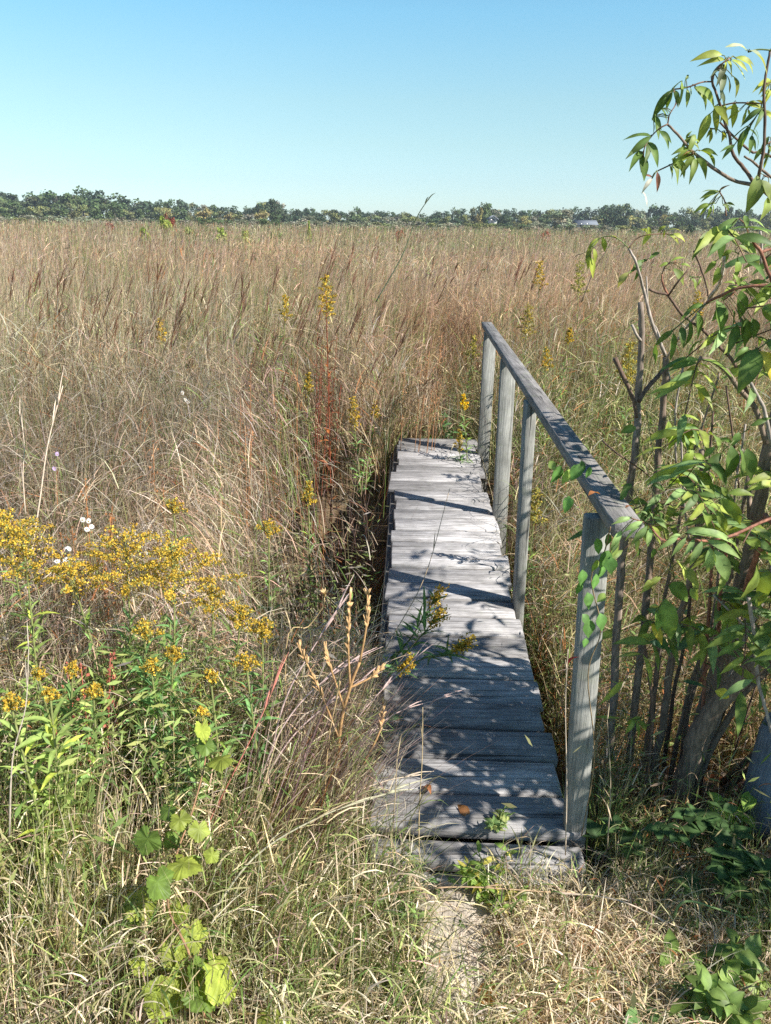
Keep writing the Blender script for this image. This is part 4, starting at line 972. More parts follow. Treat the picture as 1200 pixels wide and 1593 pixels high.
def creeper():
    """woodbine climbing over the near post and the handrail"""
    root = A(.60, 1.70, -.2); e = empty('creeper', tuple(root), 'green creeper with rounded leaves climbing the near post and handrail', 'creeper')
    st = [(905, 1300, 1.70), (925, 1180, 1.69), (915, 1050, 1.69), (935, 980, 1.69), (920, 900, 1.69), (940, 860, 1.66), (950, 820, 1.58)]
    p = smooth_path([at(*q)-root for q in st], 6); g = Geo(); tube(g, p, .0016, (.25, .18, .1), 5); g.build('stem', M_STEM, e)
    p2 = smooth_path([at(*q)-root for q in [(905, 800, 1.68), (890, 755, 1.72), (868, 735, 1.76)]], 5); g = Geo(); tube(g, p2, .0012, (.3, .2, .1), 4); g.build('stem', M_STEM, e)
    LV = [(915, 978, 14, 0), (935, 968, 13, 0), (912, 965, 10, 0), (905, 900, 12, 0), (925, 905, 11, 0), (930, 850, 11, 0), (940, 870, 13, 0), (950, 880, 12, 0), (925, 880, 9, 1), (915, 935, 12, 0), (935, 890, 9, 0), (955, 855, 10, 1), (945, 840, 9, 0),
          (865, 738, 13, 0), (880, 742, 11, 1), (895, 735, 12, 0), (882, 785, 12, 0), (905, 727, 9, 0), (860, 725, 8, 1), (915, 735, 8, 0), (900, 915, 10, 0), (935, 930, 8, 1), (910, 1000, 7, 0)]
    for (x, y, r, yl) in LV:
        Y = 1.665 if y > 800 else 1.74; c = at(x, y, Y+rnd.uniform(-.03, .0)); rr = r/F_PX*1.9*1.15; g = Geo()
        d = nrm(A(rnd.uniform(-.8, .8), -.15, -1)); leaf(g, c-root-d*rr, c-root+d*rr, .36, np.array((.10, .21, .05) if not yl else (.24, .33, .08))*rnd.uniform(.8, 1.3), .08, .12, rnd.uniform(-.5, .5), 6, bdir=A(.2, -1, .2))
        g.build('leaf', M_LEAF, e)
creeper()
def fallen_leaf(px, py, Y, z, size, col, label, curl=.4, wr=.3, dirv=None):
    c = at(px, py, Y) if z is None else onz(px, py, z); d = nrm(A(rnd.uniform(-1, 1), rnd.uniform(-1, 1), .1)) if dirv is None else nrm(np.asarray(dirv, float)); g = Geo()
    leaf(g, -d*size/2, d*size/2, wr, col, .22, .35, rnd.uniform(-.3, .3), 7, curl=curl)
    o = g.build('fallen_leaf', M_LEAF); o.location = c; tag(o, label, 'leaf', 'fallen coloured leaves')
fallen_leaf(893, 1028, 1.700, None, .035, (.42, .02, .02), 'small bright red leaf stuck on the near post', dirv=(.6, .05, .5))
fallen_leaf(760, 1545, None, -.08, .085, (.38, .20, .05), 'curled yellow brown leaf on the plank at the bottom', 1.2, dirv=(.2, 1, .1))
fallen_leaf(805, 1395, None, -.10, .06, (.36, .17, .06), 'brown crumpled leaf right of the yellowish weed', 1.4)
fallen_leaf(775, 1460, None, -.09, .05, (.40, .20, .07), 'brown leaf on the right edge of the plank', 1.0)
fallen_leaf(925, 770, 1.62, None, .03, (.55, .22, .08), 'orange dry leaf lying on the handrail', dirv=(1, .3, 0))
fallen_leaf(665, 1230, None, .005, .05, (.30, .12, .05), 'dark brown leaf on the near left boards', 1.0)
fallen_leaf(720, 1262, None, .005, .05, (.33, .15, .06), 'brown leaf left of the weed between the near boards', 1.2)
fallen_leaf(640, 1425, None, -.11, .05, (.30, .13, .06), 'brown leaf in the grass at the head of the plank', 1.0)
fallen_leaf(980, 790, 1.48, None, .0001+.02, (.40, .16, .07), 'tiny brown leaf at the near end of the handrail', dirv=(1, .2, .0))

# ------------------------------------------------------------------ elderberry shrub at the right
def elderberry():
    rootp = A(.99, 2.02, -.24)
    e = empty('elderberry_shrub', tuple(rootp), 'tall elderberry shrub with grey brown stems and drooping green leaves at the right edge', 'shrub')
    BR = (.22, .165, .125); GY = (.36, .31, .27); DK = (.15, .10, .075); RD = (.26, .12, .08)
    def stem(px, r0, r1, col, name='stem', sides=8, k=5, rough=.0):
        pts = np.array([q if len(q) == 4 and q[3] == 'w' else (*at(*q),) for q in px], dtype=object) if False else np.array([at(*q) for q in px])-rootp
        p = smooth_path(pts, k); n = len(p); p[1:-1] += RS.normal(0, r0*.10, (n-2, 3))
        g = Geo(); tube(g, p, np.linspace(r0, r1, n)*RS.uniform(.92, 1.08, n), col, sides); g.build(name, M_BARK, e); return p
    S = stem
    # main trunks out of the ground
    S([(1035, 1300, 2.0), (1058, 1230, 2.0), (1090, 1140, 1.98), (1140, 1070, 1.95), (1225, 975, 1.9), (1330, 850, 1.8), (1400, 650, 1.8)], .031, .020, BR, 'trunk', 12)
    S([(1050, 1270, 2.03), (1085, 1170, 2.03), (1118, 1060, 2.05), (1140, 960, 2.05), (1165, 870, 2.05), (1182, 790, 2.05), (1197, 690, 2.05), (1230, 560, 2.0)], .026, .014, BR, 'trunk', 12)
    S([(1060, 1250, 2.08), (1110, 1120, 2.12), (1150, 1000, 2.15), (1200, 900, 2.15), (1260, 780, 2.1)], .020, .014, GY, 'trunk', 10)
    S([(1000, 1260, 2.1), (1028, 1150, 2.1), (1040, 1060, 2.12), (1056, 970, 2.12), (1075, 900, 2.1), (1090, 810, 2.1), (1092, 700, 2.1)], .0135, .008, BR, 'stem')
    S([(990, 1250, 2.05), (1012, 1120, 2.05), (1022, 1040, 2.08), (1020, 990, 2.08)], .008, .006, DK, 'stem')
    S([(1003, 1240, 2.02), (1015, 1110, 2.02), (1008, 1040, 2.02), (1003, 1000, 2.02)], .006, .004, DK, 'stem')
    S([(940, 1240, 2.15), (950, 1150, 2.15), (957, 1050, 2.16), (962, 940, 2.18), (972, 830, 2.2), (982, 750, 2.2), (990, 690, 2.2), (993, 610, 2.25), (998, 530, 2.25), (997, 470, 2.25)], .0145, .0085, (.24, .19, .155), 'stem', 9)
    S([(975, 1240, 2.15), (988, 1100, 2.15), (998, 1010, 2.2), (1008, 920, 2.25), (1018, 800, 2.3), (1024, 710, 2.3), (1033, 620, 2.3), (1036, 555, 2.3)], .0135, .009, BR, 'stem', 9)
    S([(1092, 1150, 2.0), (1098, 1020, 2.0), (1105, 930, 2.0), (1108, 850, 2.0)], .006, .004, RD)
    S([(1090, 1060, 2.0), (1115, 1000, 1.95), (1120, 930, 1.9), (1128, 870, 1.85), (1142, 832, 1.8), (1190, 805, 1.75)], .006, .004, RD)
    S([(1165, 930, 1.7), (1174, 990, 1.7), (1180, 1060, 1.7), (1192, 1105, 1.68), (1200, 1140, 1.66)], .005, .004, GY)
    S([(1110, 925, 1.9), (1150, 965, 1.85), (1172, 985, 1.8)], .003, .002, GY)
    S([(1110, 975, 1.95), (1140, 1010, 1.9), (1168, 1045, 1.9)], .0035, .0022, DK)
    for (x0, y0, x1, y1, yb, r_) in ((1040, 1255, 1160, 930, 2.1, .011), (1030, 1260, 1110, 960, 2.15, .009), (1062, 1245, 1215, 1010, 2.05, .012), (1020, 1255, 1068, 985, 2.2, .008), (1070, 1250, 1240, 930, 2.12, .010), (1010, 1255, 1035, 930, 2.22, .008), (1048, 1250, 1135, 900, 2.2, .009), (1080, 1245, 1200, 900, 2.18, .010)):
        S([(x0, y0+20, yb), (x0+(x1-x0)*.3+rnd.uniform(-8, 8), y0+(y1-y0)*.4, yb), (x0+(x1-x0)*.62, y0+(y1-y0)*.7, yb+.02), (x1, y1, yb+.03), (x1+rnd.uniform(5, 40), y1-170, yb+.05)], r_, r_*.6, rnd.choice((BR, DK, (.24, .18, .14))), 'stem', 8)
    # branches
    B = lambda px, r0=.005, r1=.003, c=BR: S(px, r0, r1, c, 'branch', 6, 4)
    B([(1036, 555, 2.3), (1014, 500, 2.25), (1003, 455, 2.25), (990, 410, 2.2), (978, 386, 2.2)], .0055, .003, GY)
    B([(1045, 600, 2.3), (1025, 520, 2.3), (1010, 490, 2.3), (1006, 430, 2.3)], .003, .002, GY)
    B([(957, 557, 2.2), (972, 590, 2.2), (987, 625, 2.2), (990, 650, 2.2)], .007, .0055, DK)
    B([(1032, 575, 2.28), (1018, 592, 2.25), (1004, 608, 2.22), (994, 625, 2.2)], .007, .007, DK)
    B([(983, 505, 2.22), (990, 520, 2.22), (997, 530, 2.24)], .004, .004, GY)
    B([(937, 685, 2.1), (960, 705, 2.1), (982, 720, 2.15), (1010, 740, 2.15), (1030, 760, 2.15)], .003, .0022, DK)
    B([(1010, 450, 2.1), (1025, 456, 2.1), (1040, 460, 2.1), (1062, 490, 2.1), (1092, 512, 2.1), (1125, 545, 2.1), (1142, 565, 2.1), (1175, 640, 2.1)], .0035, .005, DK)
    B([(1040, 460, 2.1), (1031, 440, 2.1), (1030, 427, 2.1)], .003, .002, RD)
    B([(1040, 460, 2.1), (1054, 440, 2.05), (1072, 418, 2.05)], .003, .002, DK)
    B([(1090, 557, 2.0), (1110, 562, 2.0), (1130, 577, 2.0), (1152, 607, 2.0), (1175, 635, 2.0), (1192, 690, 2.0)], .006, .007, BR)
    B([(1168, 595, 1.95), (1180, 618, 1.95), (1190, 640, 1.95), (1200, 690, 1.95)], .004, .005, GY)
    B([(1105, 462, 1.85), (1117, 446, 1.8), (1124, 425, 1.75), (1127, 400, 1.7)], .004, .003, (.5, .44, .38))
    B([(1105, 462, 1.85), (1100, 470, 1.9), (1060, 520, 2.0), (1036, 560, 2.2)], .003, .003, GY)
    B([(1080, 390, 2.0), (1090, 415, 2.0), (1098, 440, 2.0), (1103, 465, 2.0)], .003, .002, DK)
    B([(1100, 470, 1.8), (1118, 462, 1.75), (1150, 448, 1.72), (1200, 444, 1.7), (1240, 450, 1.7)], .003, .004, RD)
    B([(1168, 365, 1.7), (1176, 382, 1.7), (1184, 392, 1.7), (1194, 420, 1.7), (1206, 450, 1.7), (1240, 560, 1.7)], .003, .0042, RD)
    B([(1184, 392, 1.7), (1200, 387, 1.72), (1230, 380, 1.75)], .003, .003, RD)
    B([(1183, 360, 1.8), (1185, 380, 1.8), (1184, 410, 1.8)], .0025, .0025, GY)
    # the high arching branches against the sky
    B([(1300, 460, 1.75), (1240, 350, 1.72), (1202, 308, 1.7), (1175, 289, 1.7), (1136, 278, 1.7), (1083, 240, 1.7), (1060, 215, 1.7), (1038, 193, 1.7)], .0055, .002, BR)
    B([(1176, 289, 1.7), (1158, 262, 1.72), (1141, 242, 1.72), (1136, 215, 1.72), (1128, 192, 1.72), (1118, 155, 1.72), (1108, 127, 1.72), (1112, 110, 1.72), (1122, 100, 1.72)], .0036, .0018, DK)
    B([(1179, 285, 1.7), (1184, 255, 1.68), (1189, 230, 1.68), (1190, 180, 1.68), (1188, 140, 1.68), (1193, 110, 1.68), (1198, 79, 1.68)], .0034, .0022, DK)
    B([(1215, 250, 1.75), (1185, 238, 1.75), (1168, 235, 1.75), (1145, 215, 1.75), (1120, 190, 1.75)], .003, .002, DK)
    B([(1230, 300, 1.78), (1190, 268, 1.78), (1172, 252, 1.78), (1158, 243, 1.78)], .003, .002, BR)
    B([(1198, 79, 1.68), (1230, 60, 1.68)], .003, .003, DK)
    B([(1190, 800, 1.7), (1210, 830, 1.7), (1180, 860, 1.72), (1160, 920, 1.8)], .006, .008, RD)
    B([(1300, 850, 1.6), (1230, 800, 1.55), (1142, 832, 1.5), (1100, 842, 1.48), (1060, 838, 1.46), (1030, 840, 1.45), (1010, 815, 1.44)], .004, .002, RD)
    for (x0, y0, x1, y1, yy) in ((1060, 680, 1075, 860, 2.2), (1110, 640, 1108, 820, 2.25), (1130, 600, 1150, 760, 2.3), (1065, 560, 1052, 720, 2.3), (1150, 480, 1172, 620, 2.3), (1080, 700, 1120, 580, 2.2), (1140, 1180, 1190, 1020, 2.2), (1160, 660, 1140, 900, 2.2)):
        B([(x0, y0, yy), ((x0+x1)/2+rnd.uniform(-12, 12), (y0+y1)/2, yy), (x1, y1, yy)], .003, .003, rnd.choice((DK, GY, BR)))

    # leaves: (crop origin x, y, scale, depth, colour, width, rachis, leaflets[base -> tip])
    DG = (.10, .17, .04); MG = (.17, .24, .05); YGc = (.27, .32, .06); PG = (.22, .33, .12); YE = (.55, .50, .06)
    G = []
    c5 = (960, 40, 5.0)
    G.append((*c5, 1.72, MG, .17, [(740, 435), (660, 440), (545, 480), (440, 495)], [(500, 425, 475, 640), (545, 490, 540, 640), (600, 475, 760, 660, .15), (570, 480, 575, 550), (545, 480, 490, 500), (530, 430, 555, 380)]))
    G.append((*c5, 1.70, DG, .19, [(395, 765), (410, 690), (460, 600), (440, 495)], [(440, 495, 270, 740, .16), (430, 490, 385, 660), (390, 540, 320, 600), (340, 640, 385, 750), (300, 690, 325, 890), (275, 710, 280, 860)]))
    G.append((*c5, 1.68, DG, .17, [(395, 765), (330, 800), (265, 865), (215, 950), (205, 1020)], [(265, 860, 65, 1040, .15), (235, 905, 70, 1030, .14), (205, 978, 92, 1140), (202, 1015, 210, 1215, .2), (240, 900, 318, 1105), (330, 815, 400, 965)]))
    G.append((*c5, 1.70, MG, .16, [(600, 985), (500, 1040), (400, 1090), (315, 1130)], [(430, 1030, 470, 1245, .15), (412, 1090, 425, 1200), (590, 1000, 410, 1110), (600, 1010, 490, 1180), (605, 1030, 560, 1240, .15), (620, 1020, 690, 1200), (640, 970, 760, 1105, .2), (560, 960, 440, 1090)]))
    G.append((*c5, 1.69, (.30, .13, .10), .14, [(315, 1130), (300, 1140)], [(312, 1135, 310, 1300), (275, 1180, 200, 1160)]))
    G.append((*c5, 1.69, (.42, .40, .36), .15, [(300, 1140), (275, 1185)], [(275, 1185, 190, 1310), (200, 1290, 235, 1415)]))
    G.append((*c5, 1.70, (.36, .22, .10), .10, [(600, 985), (590, 985)], [(600, 980, 460, 1050)]))
    G.append((*c5, 1.71, MG, .18, [(560, 920), (580, 880)], [(600, 850, 470, 1010), (570, 900, 640, 965), (540, 870, 620, 850)]))
    G.append((*c5, 1.72, YGc, .15, [(745, 430), (760, 370), (800, 310), (880, 250)], [(820, 225, 565, 280, .14), (840, 265, 620, 320, .1), (850, 260, 890, 410, .2), (920, 245, 1058, 385, .19), (880, 270, 1000, 425, .13)]))
    G.append((*c5, 1.72, (.16, .20, .12), .15, [(760, 370), (800, 320)], [(905, 390, 920, 565), (835, 370, 805, 560), (800, 310, 750, 400), (840, 300, 770, 480), (815, 510, 830, 630)]))
    G.append((*c5, 1.66, (.36, .42, .27), .21, [(1195, 190), (1100, 185), (1020, 205)], [(1010, 195, 838, 168, .27), (1035, 190, 1165, 380, .2)]))
    G.append((*c5, 1.72, YGc, .17, [(820, 620), (930, 600), (1130, 605)], [(725, 680, 620, 930, .2), (760, 630, 770, 850, .16), (840, 620, 800, 760), (910, 590, 895, 800, .17), (1000, 610, 1150, 690), (960, 650, 800, 680), (1020, 650, 1030, 720), (1000, 670, 970, 770)]))
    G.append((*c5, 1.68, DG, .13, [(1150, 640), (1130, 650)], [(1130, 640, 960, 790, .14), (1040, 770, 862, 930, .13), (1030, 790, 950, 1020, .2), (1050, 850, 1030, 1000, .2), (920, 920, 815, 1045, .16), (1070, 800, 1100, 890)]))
    G.append((*c5, 1.74, YGc, .2, [(860, 830), (830, 840)], [(835, 820, 770, 850), (820, 820, 810, 910), (720, 790, 715, 920), (740, 800, 690, 880)]))
    G.append((*c5, 1.70, YGc, .18, [(1200, 440), (1160, 450)], [(1200, 425, 1050, 525, .13), (1180, 480, 1130, 640), (1200, 500, 1150, 610), (1140, 680, 1210, 760), (1100, 690, 1230, 710)]))
    G.append((*c5, 1.69, MG, .19, [(1200, 900), (1170, 920)], [(1180, 860, 1110, 980), (1170, 930, 1230, 1090), (1130, 950, 1060, 1060), (1180, 1000, 1140, 1120)]))
    G.append((*c5, 1.66, (.20, .26, .07), .30, [(1180, 1180), (1140, 1160)], [(1090, 1160, 1000, 1460, .25), (1180, 1330, 1110, 1520, .33), (1120, 1200, 1190, 1400, .3)]))
    G.append((*c5, 1.8, MG, .17, [(850, 1480), (840, 1370), (800, 1295)], [(790, 1290, 640, 1350, .17), (760, 1290, 650, 1375, .12), (720, 1385, 590, 1465, .16), (730, 1390, 640, 1490), (740, 1390, 745, 1490), (770, 1385, 700, 1400), (820, 1385, 870, 1450), (850, 1380, 920, 1400)]))
    G.append((*c5, 1.8, (.38, .20, .08), .14, [(800, 1295), (805, 1285)], [(795, 1285, 885, 1238)]))
    c2 = (900, 320, 4.0)
    G.append((*c2, 2.2, YGc, .20, [(315, 265), (260, 215), (200, 190), (130, 205), (80, 255)], [(130, 200, 50, 290, .18), (150, 195, 165, 290, .2), (85, 250, 45, 350), (95, 265, 105, 360), (75, 320, 90, 455, .2), (205, 185, 255, 215), (65, 290, 60, 400)]))
    G.append((*c2, 2.2, YGc, .20, [(315, 265), (370, 200), (460, 178), (560, 180), (610, 205)], [(440, 165, 385, 145), (450, 165, 398, 250, .3), (430, 130, 450, 180), (545, 125, 493, 172, .2), (560, 180, 625, 245), (590, 175, 665, 230), (540, 150, 530, 200), (570, 150, 640, 160)]))
    G.append((*c2, 2.22, DG, .2, [(370, 360), (430, 335)], [(440, 335, 512, 292, .16), (400, 340, 318, 425), (390, 370, 345, 475, .17), (430, 340, 370, 365)]))
    G.append((*c2, 2.2, (.30, .30, .10), .27, [(330, 400), (312, 420)], [(312, 415, 243, 515, .28)]))
    G.append((*c2, 2.1, MG, .18, [(520, 425), (540, 380), (570, 355)], [(570, 350, 680, 330, .14), (560, 355, 500, 382, .2), (590, 390, 655, 500, .22), (640, 390, 655, 490, .2), (635, 365, 700, 385), (570, 400, 640, 450)]))
    G.append((*c2, 2.1, MG, .2, [(690, 440), (760, 445)], [(715, 450, 728, 525), (690, 440, 720, 480), (775, 450, 808, 525), (760, 450, 740, 500)]))
    G.append((*c2, 1.7, PG, .2, [(1060, 190), (1040, 120), (1000, 80)], [(1000, 75, 775, 235, .15), (940, 130, 850, 225, .25), (890, 190, 880, 340, .22), (960, 110, 830, 280, .15), (1060, 90, 1160, 140, .25), (1080, 150, 1195, 185, .2), (1000, 210, 1070, 250, .3), (1030, 60, 1050, 150)]))
    G.append((*c2, 1.75, MG, .25, [(1000, 300), (960, 280)], [(930, 290, 880, 400, .28), (990, 335, 960, 470, .30), (860, 340, 780, 430, .2), (870, 380, 835, 500, .25), (1000, 250, 1110, 300), (1020, 280, 1080, 330), (960, 280, 890, 320)]))
    G.append((*c2, 1.78, DG, .19, [(980, 535), (880, 580), (780, 620), (690, 690), (590, 775)], [(590, 775, 470, 880, .17), (590, 790, 570, 965, .18), (640, 750, 655, 890, .2), (480, 860, 480, 990, .17), (690, 715, 650, 890, .18), (740, 660, 738, 840, .19), (710, 640, 630, 720), (780, 620, 670, 650)]))
    G.append((*c2, 1.75, DG, .3, [(980, 535), (900, 590)], [(860, 590, 880, 815, .30), (910, 620, 830, 720), (1010, 530, 1000, 710, .24), (1010, 690, 990, 890, .22), (990, 740, 925, 935, .2), (1080, 700, 1090, 830, .3), (960, 650, 950, 760, .3), (1040, 700, 1030, 880, .25)]))
    G.append((*c2, 1.72, MG, .2, [(1040, 510), (980, 480)], [(990, 480, 1060, 440), (980, 490, 900, 480), (1000, 500, 960, 420), (1060, 480, 1190, 480, .15), (1120, 530, 1210, 560), (1090, 620, 1200, 570), (1140, 640, 1230, 740, .3)]))
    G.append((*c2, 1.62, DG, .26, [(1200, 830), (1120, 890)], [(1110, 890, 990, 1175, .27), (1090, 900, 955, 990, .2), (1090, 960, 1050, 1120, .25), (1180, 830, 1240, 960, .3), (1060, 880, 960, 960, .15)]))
    G.append((*c2, 1.62, (.42, .38, .06), .24, [(1130, 900), (1120, 900)], [(1130, 905, 1205, 1110, .26)]))
    G.append((*c2, 2.0, (.36, .37, .07), .3, [(760, 960), (740, 990)], [(735, 990, 660, 1135, .32), (760, 1110, 770, 1230, .2)]))
    c3 = (900, 620, 4.0)
    G.append((*c3, 2.0, (.27, .37, .07), .2, [(610, 90), (640, 160), (660, 280), (690, 420)], [(640, 105, 752, 138, .17), (560, 140, 550, 260, .28), (650, 160, 755, 225), (660, 200, 770, 265), (640, 240, 705, 340, .24), (600, 170, 560, 320, .3), (710, 310, 630, 430, .25), (700, 370, 650, 480, .25), (640, 170, 660, 300, .3), (720, 340, 790, 420, .25), (680, 250, 760, 310)]))
    G.append((*c3, 1.8, DG, .28, [(1060, 190), (1000, 230), (930, 300)], [(950, 290, 895, 510, .25), (1000, 305, 1010, 505, .28), (1050, 310, 1075, 510, .25), (890, 340, 770, 470, .23), (1000, 210, 955, 300, .3), (880, 250, 960, 275, .2), (1070, 170, 1200, 120, .16), (850, 300, 780, 370, .25)]))
    G.append((*c3, 1.44, PG, .2, [(520, 890), (470, 830), (430, 780), (330, 745)], [(330, 742, 205, 785, .15), (400, 765, 265, 840, .16), (430, 790, 318, 915, .17), (445, 805, 430, 925, .2), (385, 790, 290, 890, .16), (270, 820, 195, 945, .17), (250, 870, 205, 970, .17), (450, 745, 565, 785, .2), (470, 735, 550, 810, .2), (430, 720, 380, 700), (460, 780, 440, 700, .25), (360, 830, 360, 960, .15), (300, 740, 220, 760, .12)]))
    G.append((*c3, 1.45, PG, .165, [(1000, 850), (880, 880), (760, 860), (680, 840)], [(680, 825, 970, 900, .10), (700, 845, 995, 945, .11), (800, 880, 1010, 1000, .13), (670, 835, 790, 805, .2), (620, 860, 490, 945, .16), (670, 865, 578, 985, .16), (720, 875, 655, 985, .17), (770, 885, 690, 1045, .17), (820, 925, 800, 1085, .2), (850, 940, 925, 1140, .2), (640, 850, 560, 870, .2)]))
    G.append((*c3, 1.6, MG, .2, [(1050, 750), (960, 690), (880, 620)], [(880, 615, 1005, 785, .19), (770, 640, 910, 750, .22), (930, 590, 1095, 605, .2), (770, 700, 800, 810, .22), (890, 550, 920, 610, .3), (850, 620, 760, 560, .12), (860, 700, 910, 830, .2)]))
    G.append((*c3, 1.58, MG, .24, [(1240, 960), (1150, 985)], [(1120, 985, 1230, 1000, .2), (1110, 1030, 1000, 1250, .27), (1190, 1070, 1120, 1290, .28), (1040, 880, 1135, 920, .25), (1180, 960, 1230, 1100, .25)]))
    G.append((*c3, 1.7, (.30, .37, .09), .25, [(660, 960), (640, 1010)], [(600, 1000, 665, 1150, .24), (660, 1050, 745, 1170, .28), (700, 1110, 730, 1260, .28), (520, 1105, 385, 1215, .18), (470, 1130, 400, 1180)]))
    G.append((*c3, 1.75, DG, .33, [(600, 1120), (560, 1160)], [(560, 1150, 680, 1265, .4), (380, 930, 360, 990, .3), (470, 930, 450, 1000, .3), (300, 560, 260, 640, .3), (460, 540, 540, 580, .25), (420, 80, 440, 170, .4), (360, 180, 260, 215, .35), (330, 530, 270, 600, .35)]))
    G.append((*c3, 1.8, DG, .2, [(800, 740), (760, 700)], [(700, 700, 600, 720, .25), (640, 720, 540, 740, .2), (800, 720, 700, 690, .2), (600, 760, 520, 760, .2), (720, 760, 640, 800), (830, 760, 900, 840), (720, 690, 800, 700), (640, 790, 570, 800)]))
    c4 = (900, 920, 4.0)
    G.append((*c4, 1.78, (.20, .34, .08), .24, [(520, 20), (540, 50)], [(540, 45, 575, 300, .24), (480, 125, 500, 270, .28)]))
    G.append((*c4, 1.78, YE, .24, [(470, 190), (460, 200)], [(455, 195, 520, 335, .22), (850, 620, 940, 660, .35)]))
    G.append((*c4, 1.9, (.06, .14, .07), .22, [(760, 220), (740, 240)], [(780, 215, 690, 280, .25), (720, 270, 605, 375, .2), (640, 320, 600, 360, .3), (650, 560, 800, 600, .14), (440, 310, 530, 360, .2), (510, 340, 600, 400, .15)]))
    G.append((*c4, 2.0, MG, .2, [(400, 790), (360, 800)], [(390, 780, 290, 830, .25), (350, 790, 290, 890, .2), (360, 820, 370, 920, .25), (380, 800, 420, 870, .22), (100, 780, 270, 790, .07)]))
    G.append((*c4, 1.7, (.26, .36, .09), .25, [(1200, -10), (1150, 0)], [(1150, -20, 1110, 100, .28), (1060, 0, 1000, 60, .3), (700, -20, 740, 60, .3)]))
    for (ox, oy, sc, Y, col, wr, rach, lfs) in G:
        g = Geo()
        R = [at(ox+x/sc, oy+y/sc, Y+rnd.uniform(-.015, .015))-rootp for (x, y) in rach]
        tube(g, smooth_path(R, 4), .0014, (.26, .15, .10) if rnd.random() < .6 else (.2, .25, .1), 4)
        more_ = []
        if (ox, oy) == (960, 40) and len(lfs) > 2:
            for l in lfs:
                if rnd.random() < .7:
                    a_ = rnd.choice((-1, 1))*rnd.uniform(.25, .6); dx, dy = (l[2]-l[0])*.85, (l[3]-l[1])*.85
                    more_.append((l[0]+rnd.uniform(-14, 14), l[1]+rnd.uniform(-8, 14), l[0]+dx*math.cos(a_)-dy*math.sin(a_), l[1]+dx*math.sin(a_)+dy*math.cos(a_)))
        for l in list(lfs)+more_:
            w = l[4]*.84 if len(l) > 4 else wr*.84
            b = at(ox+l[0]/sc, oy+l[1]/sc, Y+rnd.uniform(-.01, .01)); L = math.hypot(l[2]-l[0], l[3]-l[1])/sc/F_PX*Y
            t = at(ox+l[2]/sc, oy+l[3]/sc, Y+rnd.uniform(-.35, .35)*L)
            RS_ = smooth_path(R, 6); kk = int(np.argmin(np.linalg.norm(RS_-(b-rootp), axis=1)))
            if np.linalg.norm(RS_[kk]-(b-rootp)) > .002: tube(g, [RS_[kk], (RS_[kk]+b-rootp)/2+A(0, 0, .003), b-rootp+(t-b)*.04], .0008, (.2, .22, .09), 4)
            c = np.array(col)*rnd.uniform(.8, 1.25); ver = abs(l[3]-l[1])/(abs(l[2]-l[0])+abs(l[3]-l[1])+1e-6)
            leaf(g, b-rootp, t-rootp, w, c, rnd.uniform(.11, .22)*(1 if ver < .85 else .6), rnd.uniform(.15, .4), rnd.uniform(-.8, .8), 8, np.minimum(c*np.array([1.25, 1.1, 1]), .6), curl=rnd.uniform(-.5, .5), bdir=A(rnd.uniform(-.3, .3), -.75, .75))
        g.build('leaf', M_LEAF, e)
    # the rest of the same shrub, reaching out of the picture to the right: it shades the near boards
    g = Geo(); gs = Geo(); made = 0
    XS = [(at(1020, 840, 1.45), .27), (at(1130, 850, 1.5), .22), (at(1150, 700, 1.8), .22), (at(1130, 200, 1.7), .3)]; sunv = np.array(to_sun)
    def in_the_light(c):
        for q, r in XS:
            v = c-q; t = v@sunv
            if t > .05 and np.linalg.norm(v-sunv*t) < r: return True
        return False
    def spray(c, L, nl):
        nonlocal g, gs
        a = rnd.uniform(0, 6.28); d = nrm(A(math.cos(a), math.sin(a), rnd.uniform(-.5, .25))); R = smooth_path([c, c+d*L*.5+A(0, 0, .02), c+d*L-A(0, 0, .03)], 3)
        tube(gs, R-rootp, .0016, (.22, .13, .09), 4)
        for i in range(nl):
            q = R[min(len(R)-1, int((i//2+1)/((nl+1)//2)*(len(R)-1)))]; sd = nrm(np.cross(d, A(0, 0, 1)))*(1 if i % 2 else -1)
            if i == nl-1: sd = d*.8
            t = nrm(sd+d*.5+A(0, 0, rnd.uniform(-.9, -.1))); ll = rnd.uniform(.07, .12); cc = np.array(rnd.choice((DG, MG, YGc, YGc, PG)))*rnd.uniform(.8, 1.2)
            leaf(g, q-rootp, q+t*ll-rootp, .12, cc, .14, .2, rnd.uniform(-.6, .6), 6, bdir=A(rnd.uniform(-.5, .5), -.6, .8))
    fill = 0
    while fill < 42:
        x = rnd.uniform(1000, 1240); y = rnd.choice((rnd.uniform(330, 1010), rnd.uniform(640, 1000))); yy = rnd.uniform(1.6, 2.2)
        if (rnd.random() > (x-1020)/150 if y < 640 else rnd.random() > (x-960)/140): continue
        c = at(x, y, yy)
        if in_the_light(c): continue
        keep_g, keep_s = g, gs; g = Geo(); gs = g
        spray(c, rnd.uniform(.14, .22), 9); g.build('leaf', M_LEAF, e); g, gs = keep_g, keep_s; fill += 1
    shade = 0
    while shade < 330:
        if shade < 35: p = A(rnd.uniform(-.5, -.02), rnd.uniform(1.9, 3.0), .15)
        elif shade < 170: p = A(rnd.uniform(-.05, .62), rnd.triangular(1.55, 3.1, 2.15), .02)
        else: p = A(rnd.uniform(.68, 1.4), rnd.uniform(1.35, 2.5), rnd.uniform(-.2, .15))
        h = rnd.uniform(.6, 1.5); c = p+np.array(to_sun)/to_sun.z*h
        if proj(c)[0] < 1275 or in_the_light(c) or float(vnoise(p[0]*1.2, p[1], .17, 70)) < .42: continue
        spray(c, rnd.uniform(.12, .2), 7); shade += 1
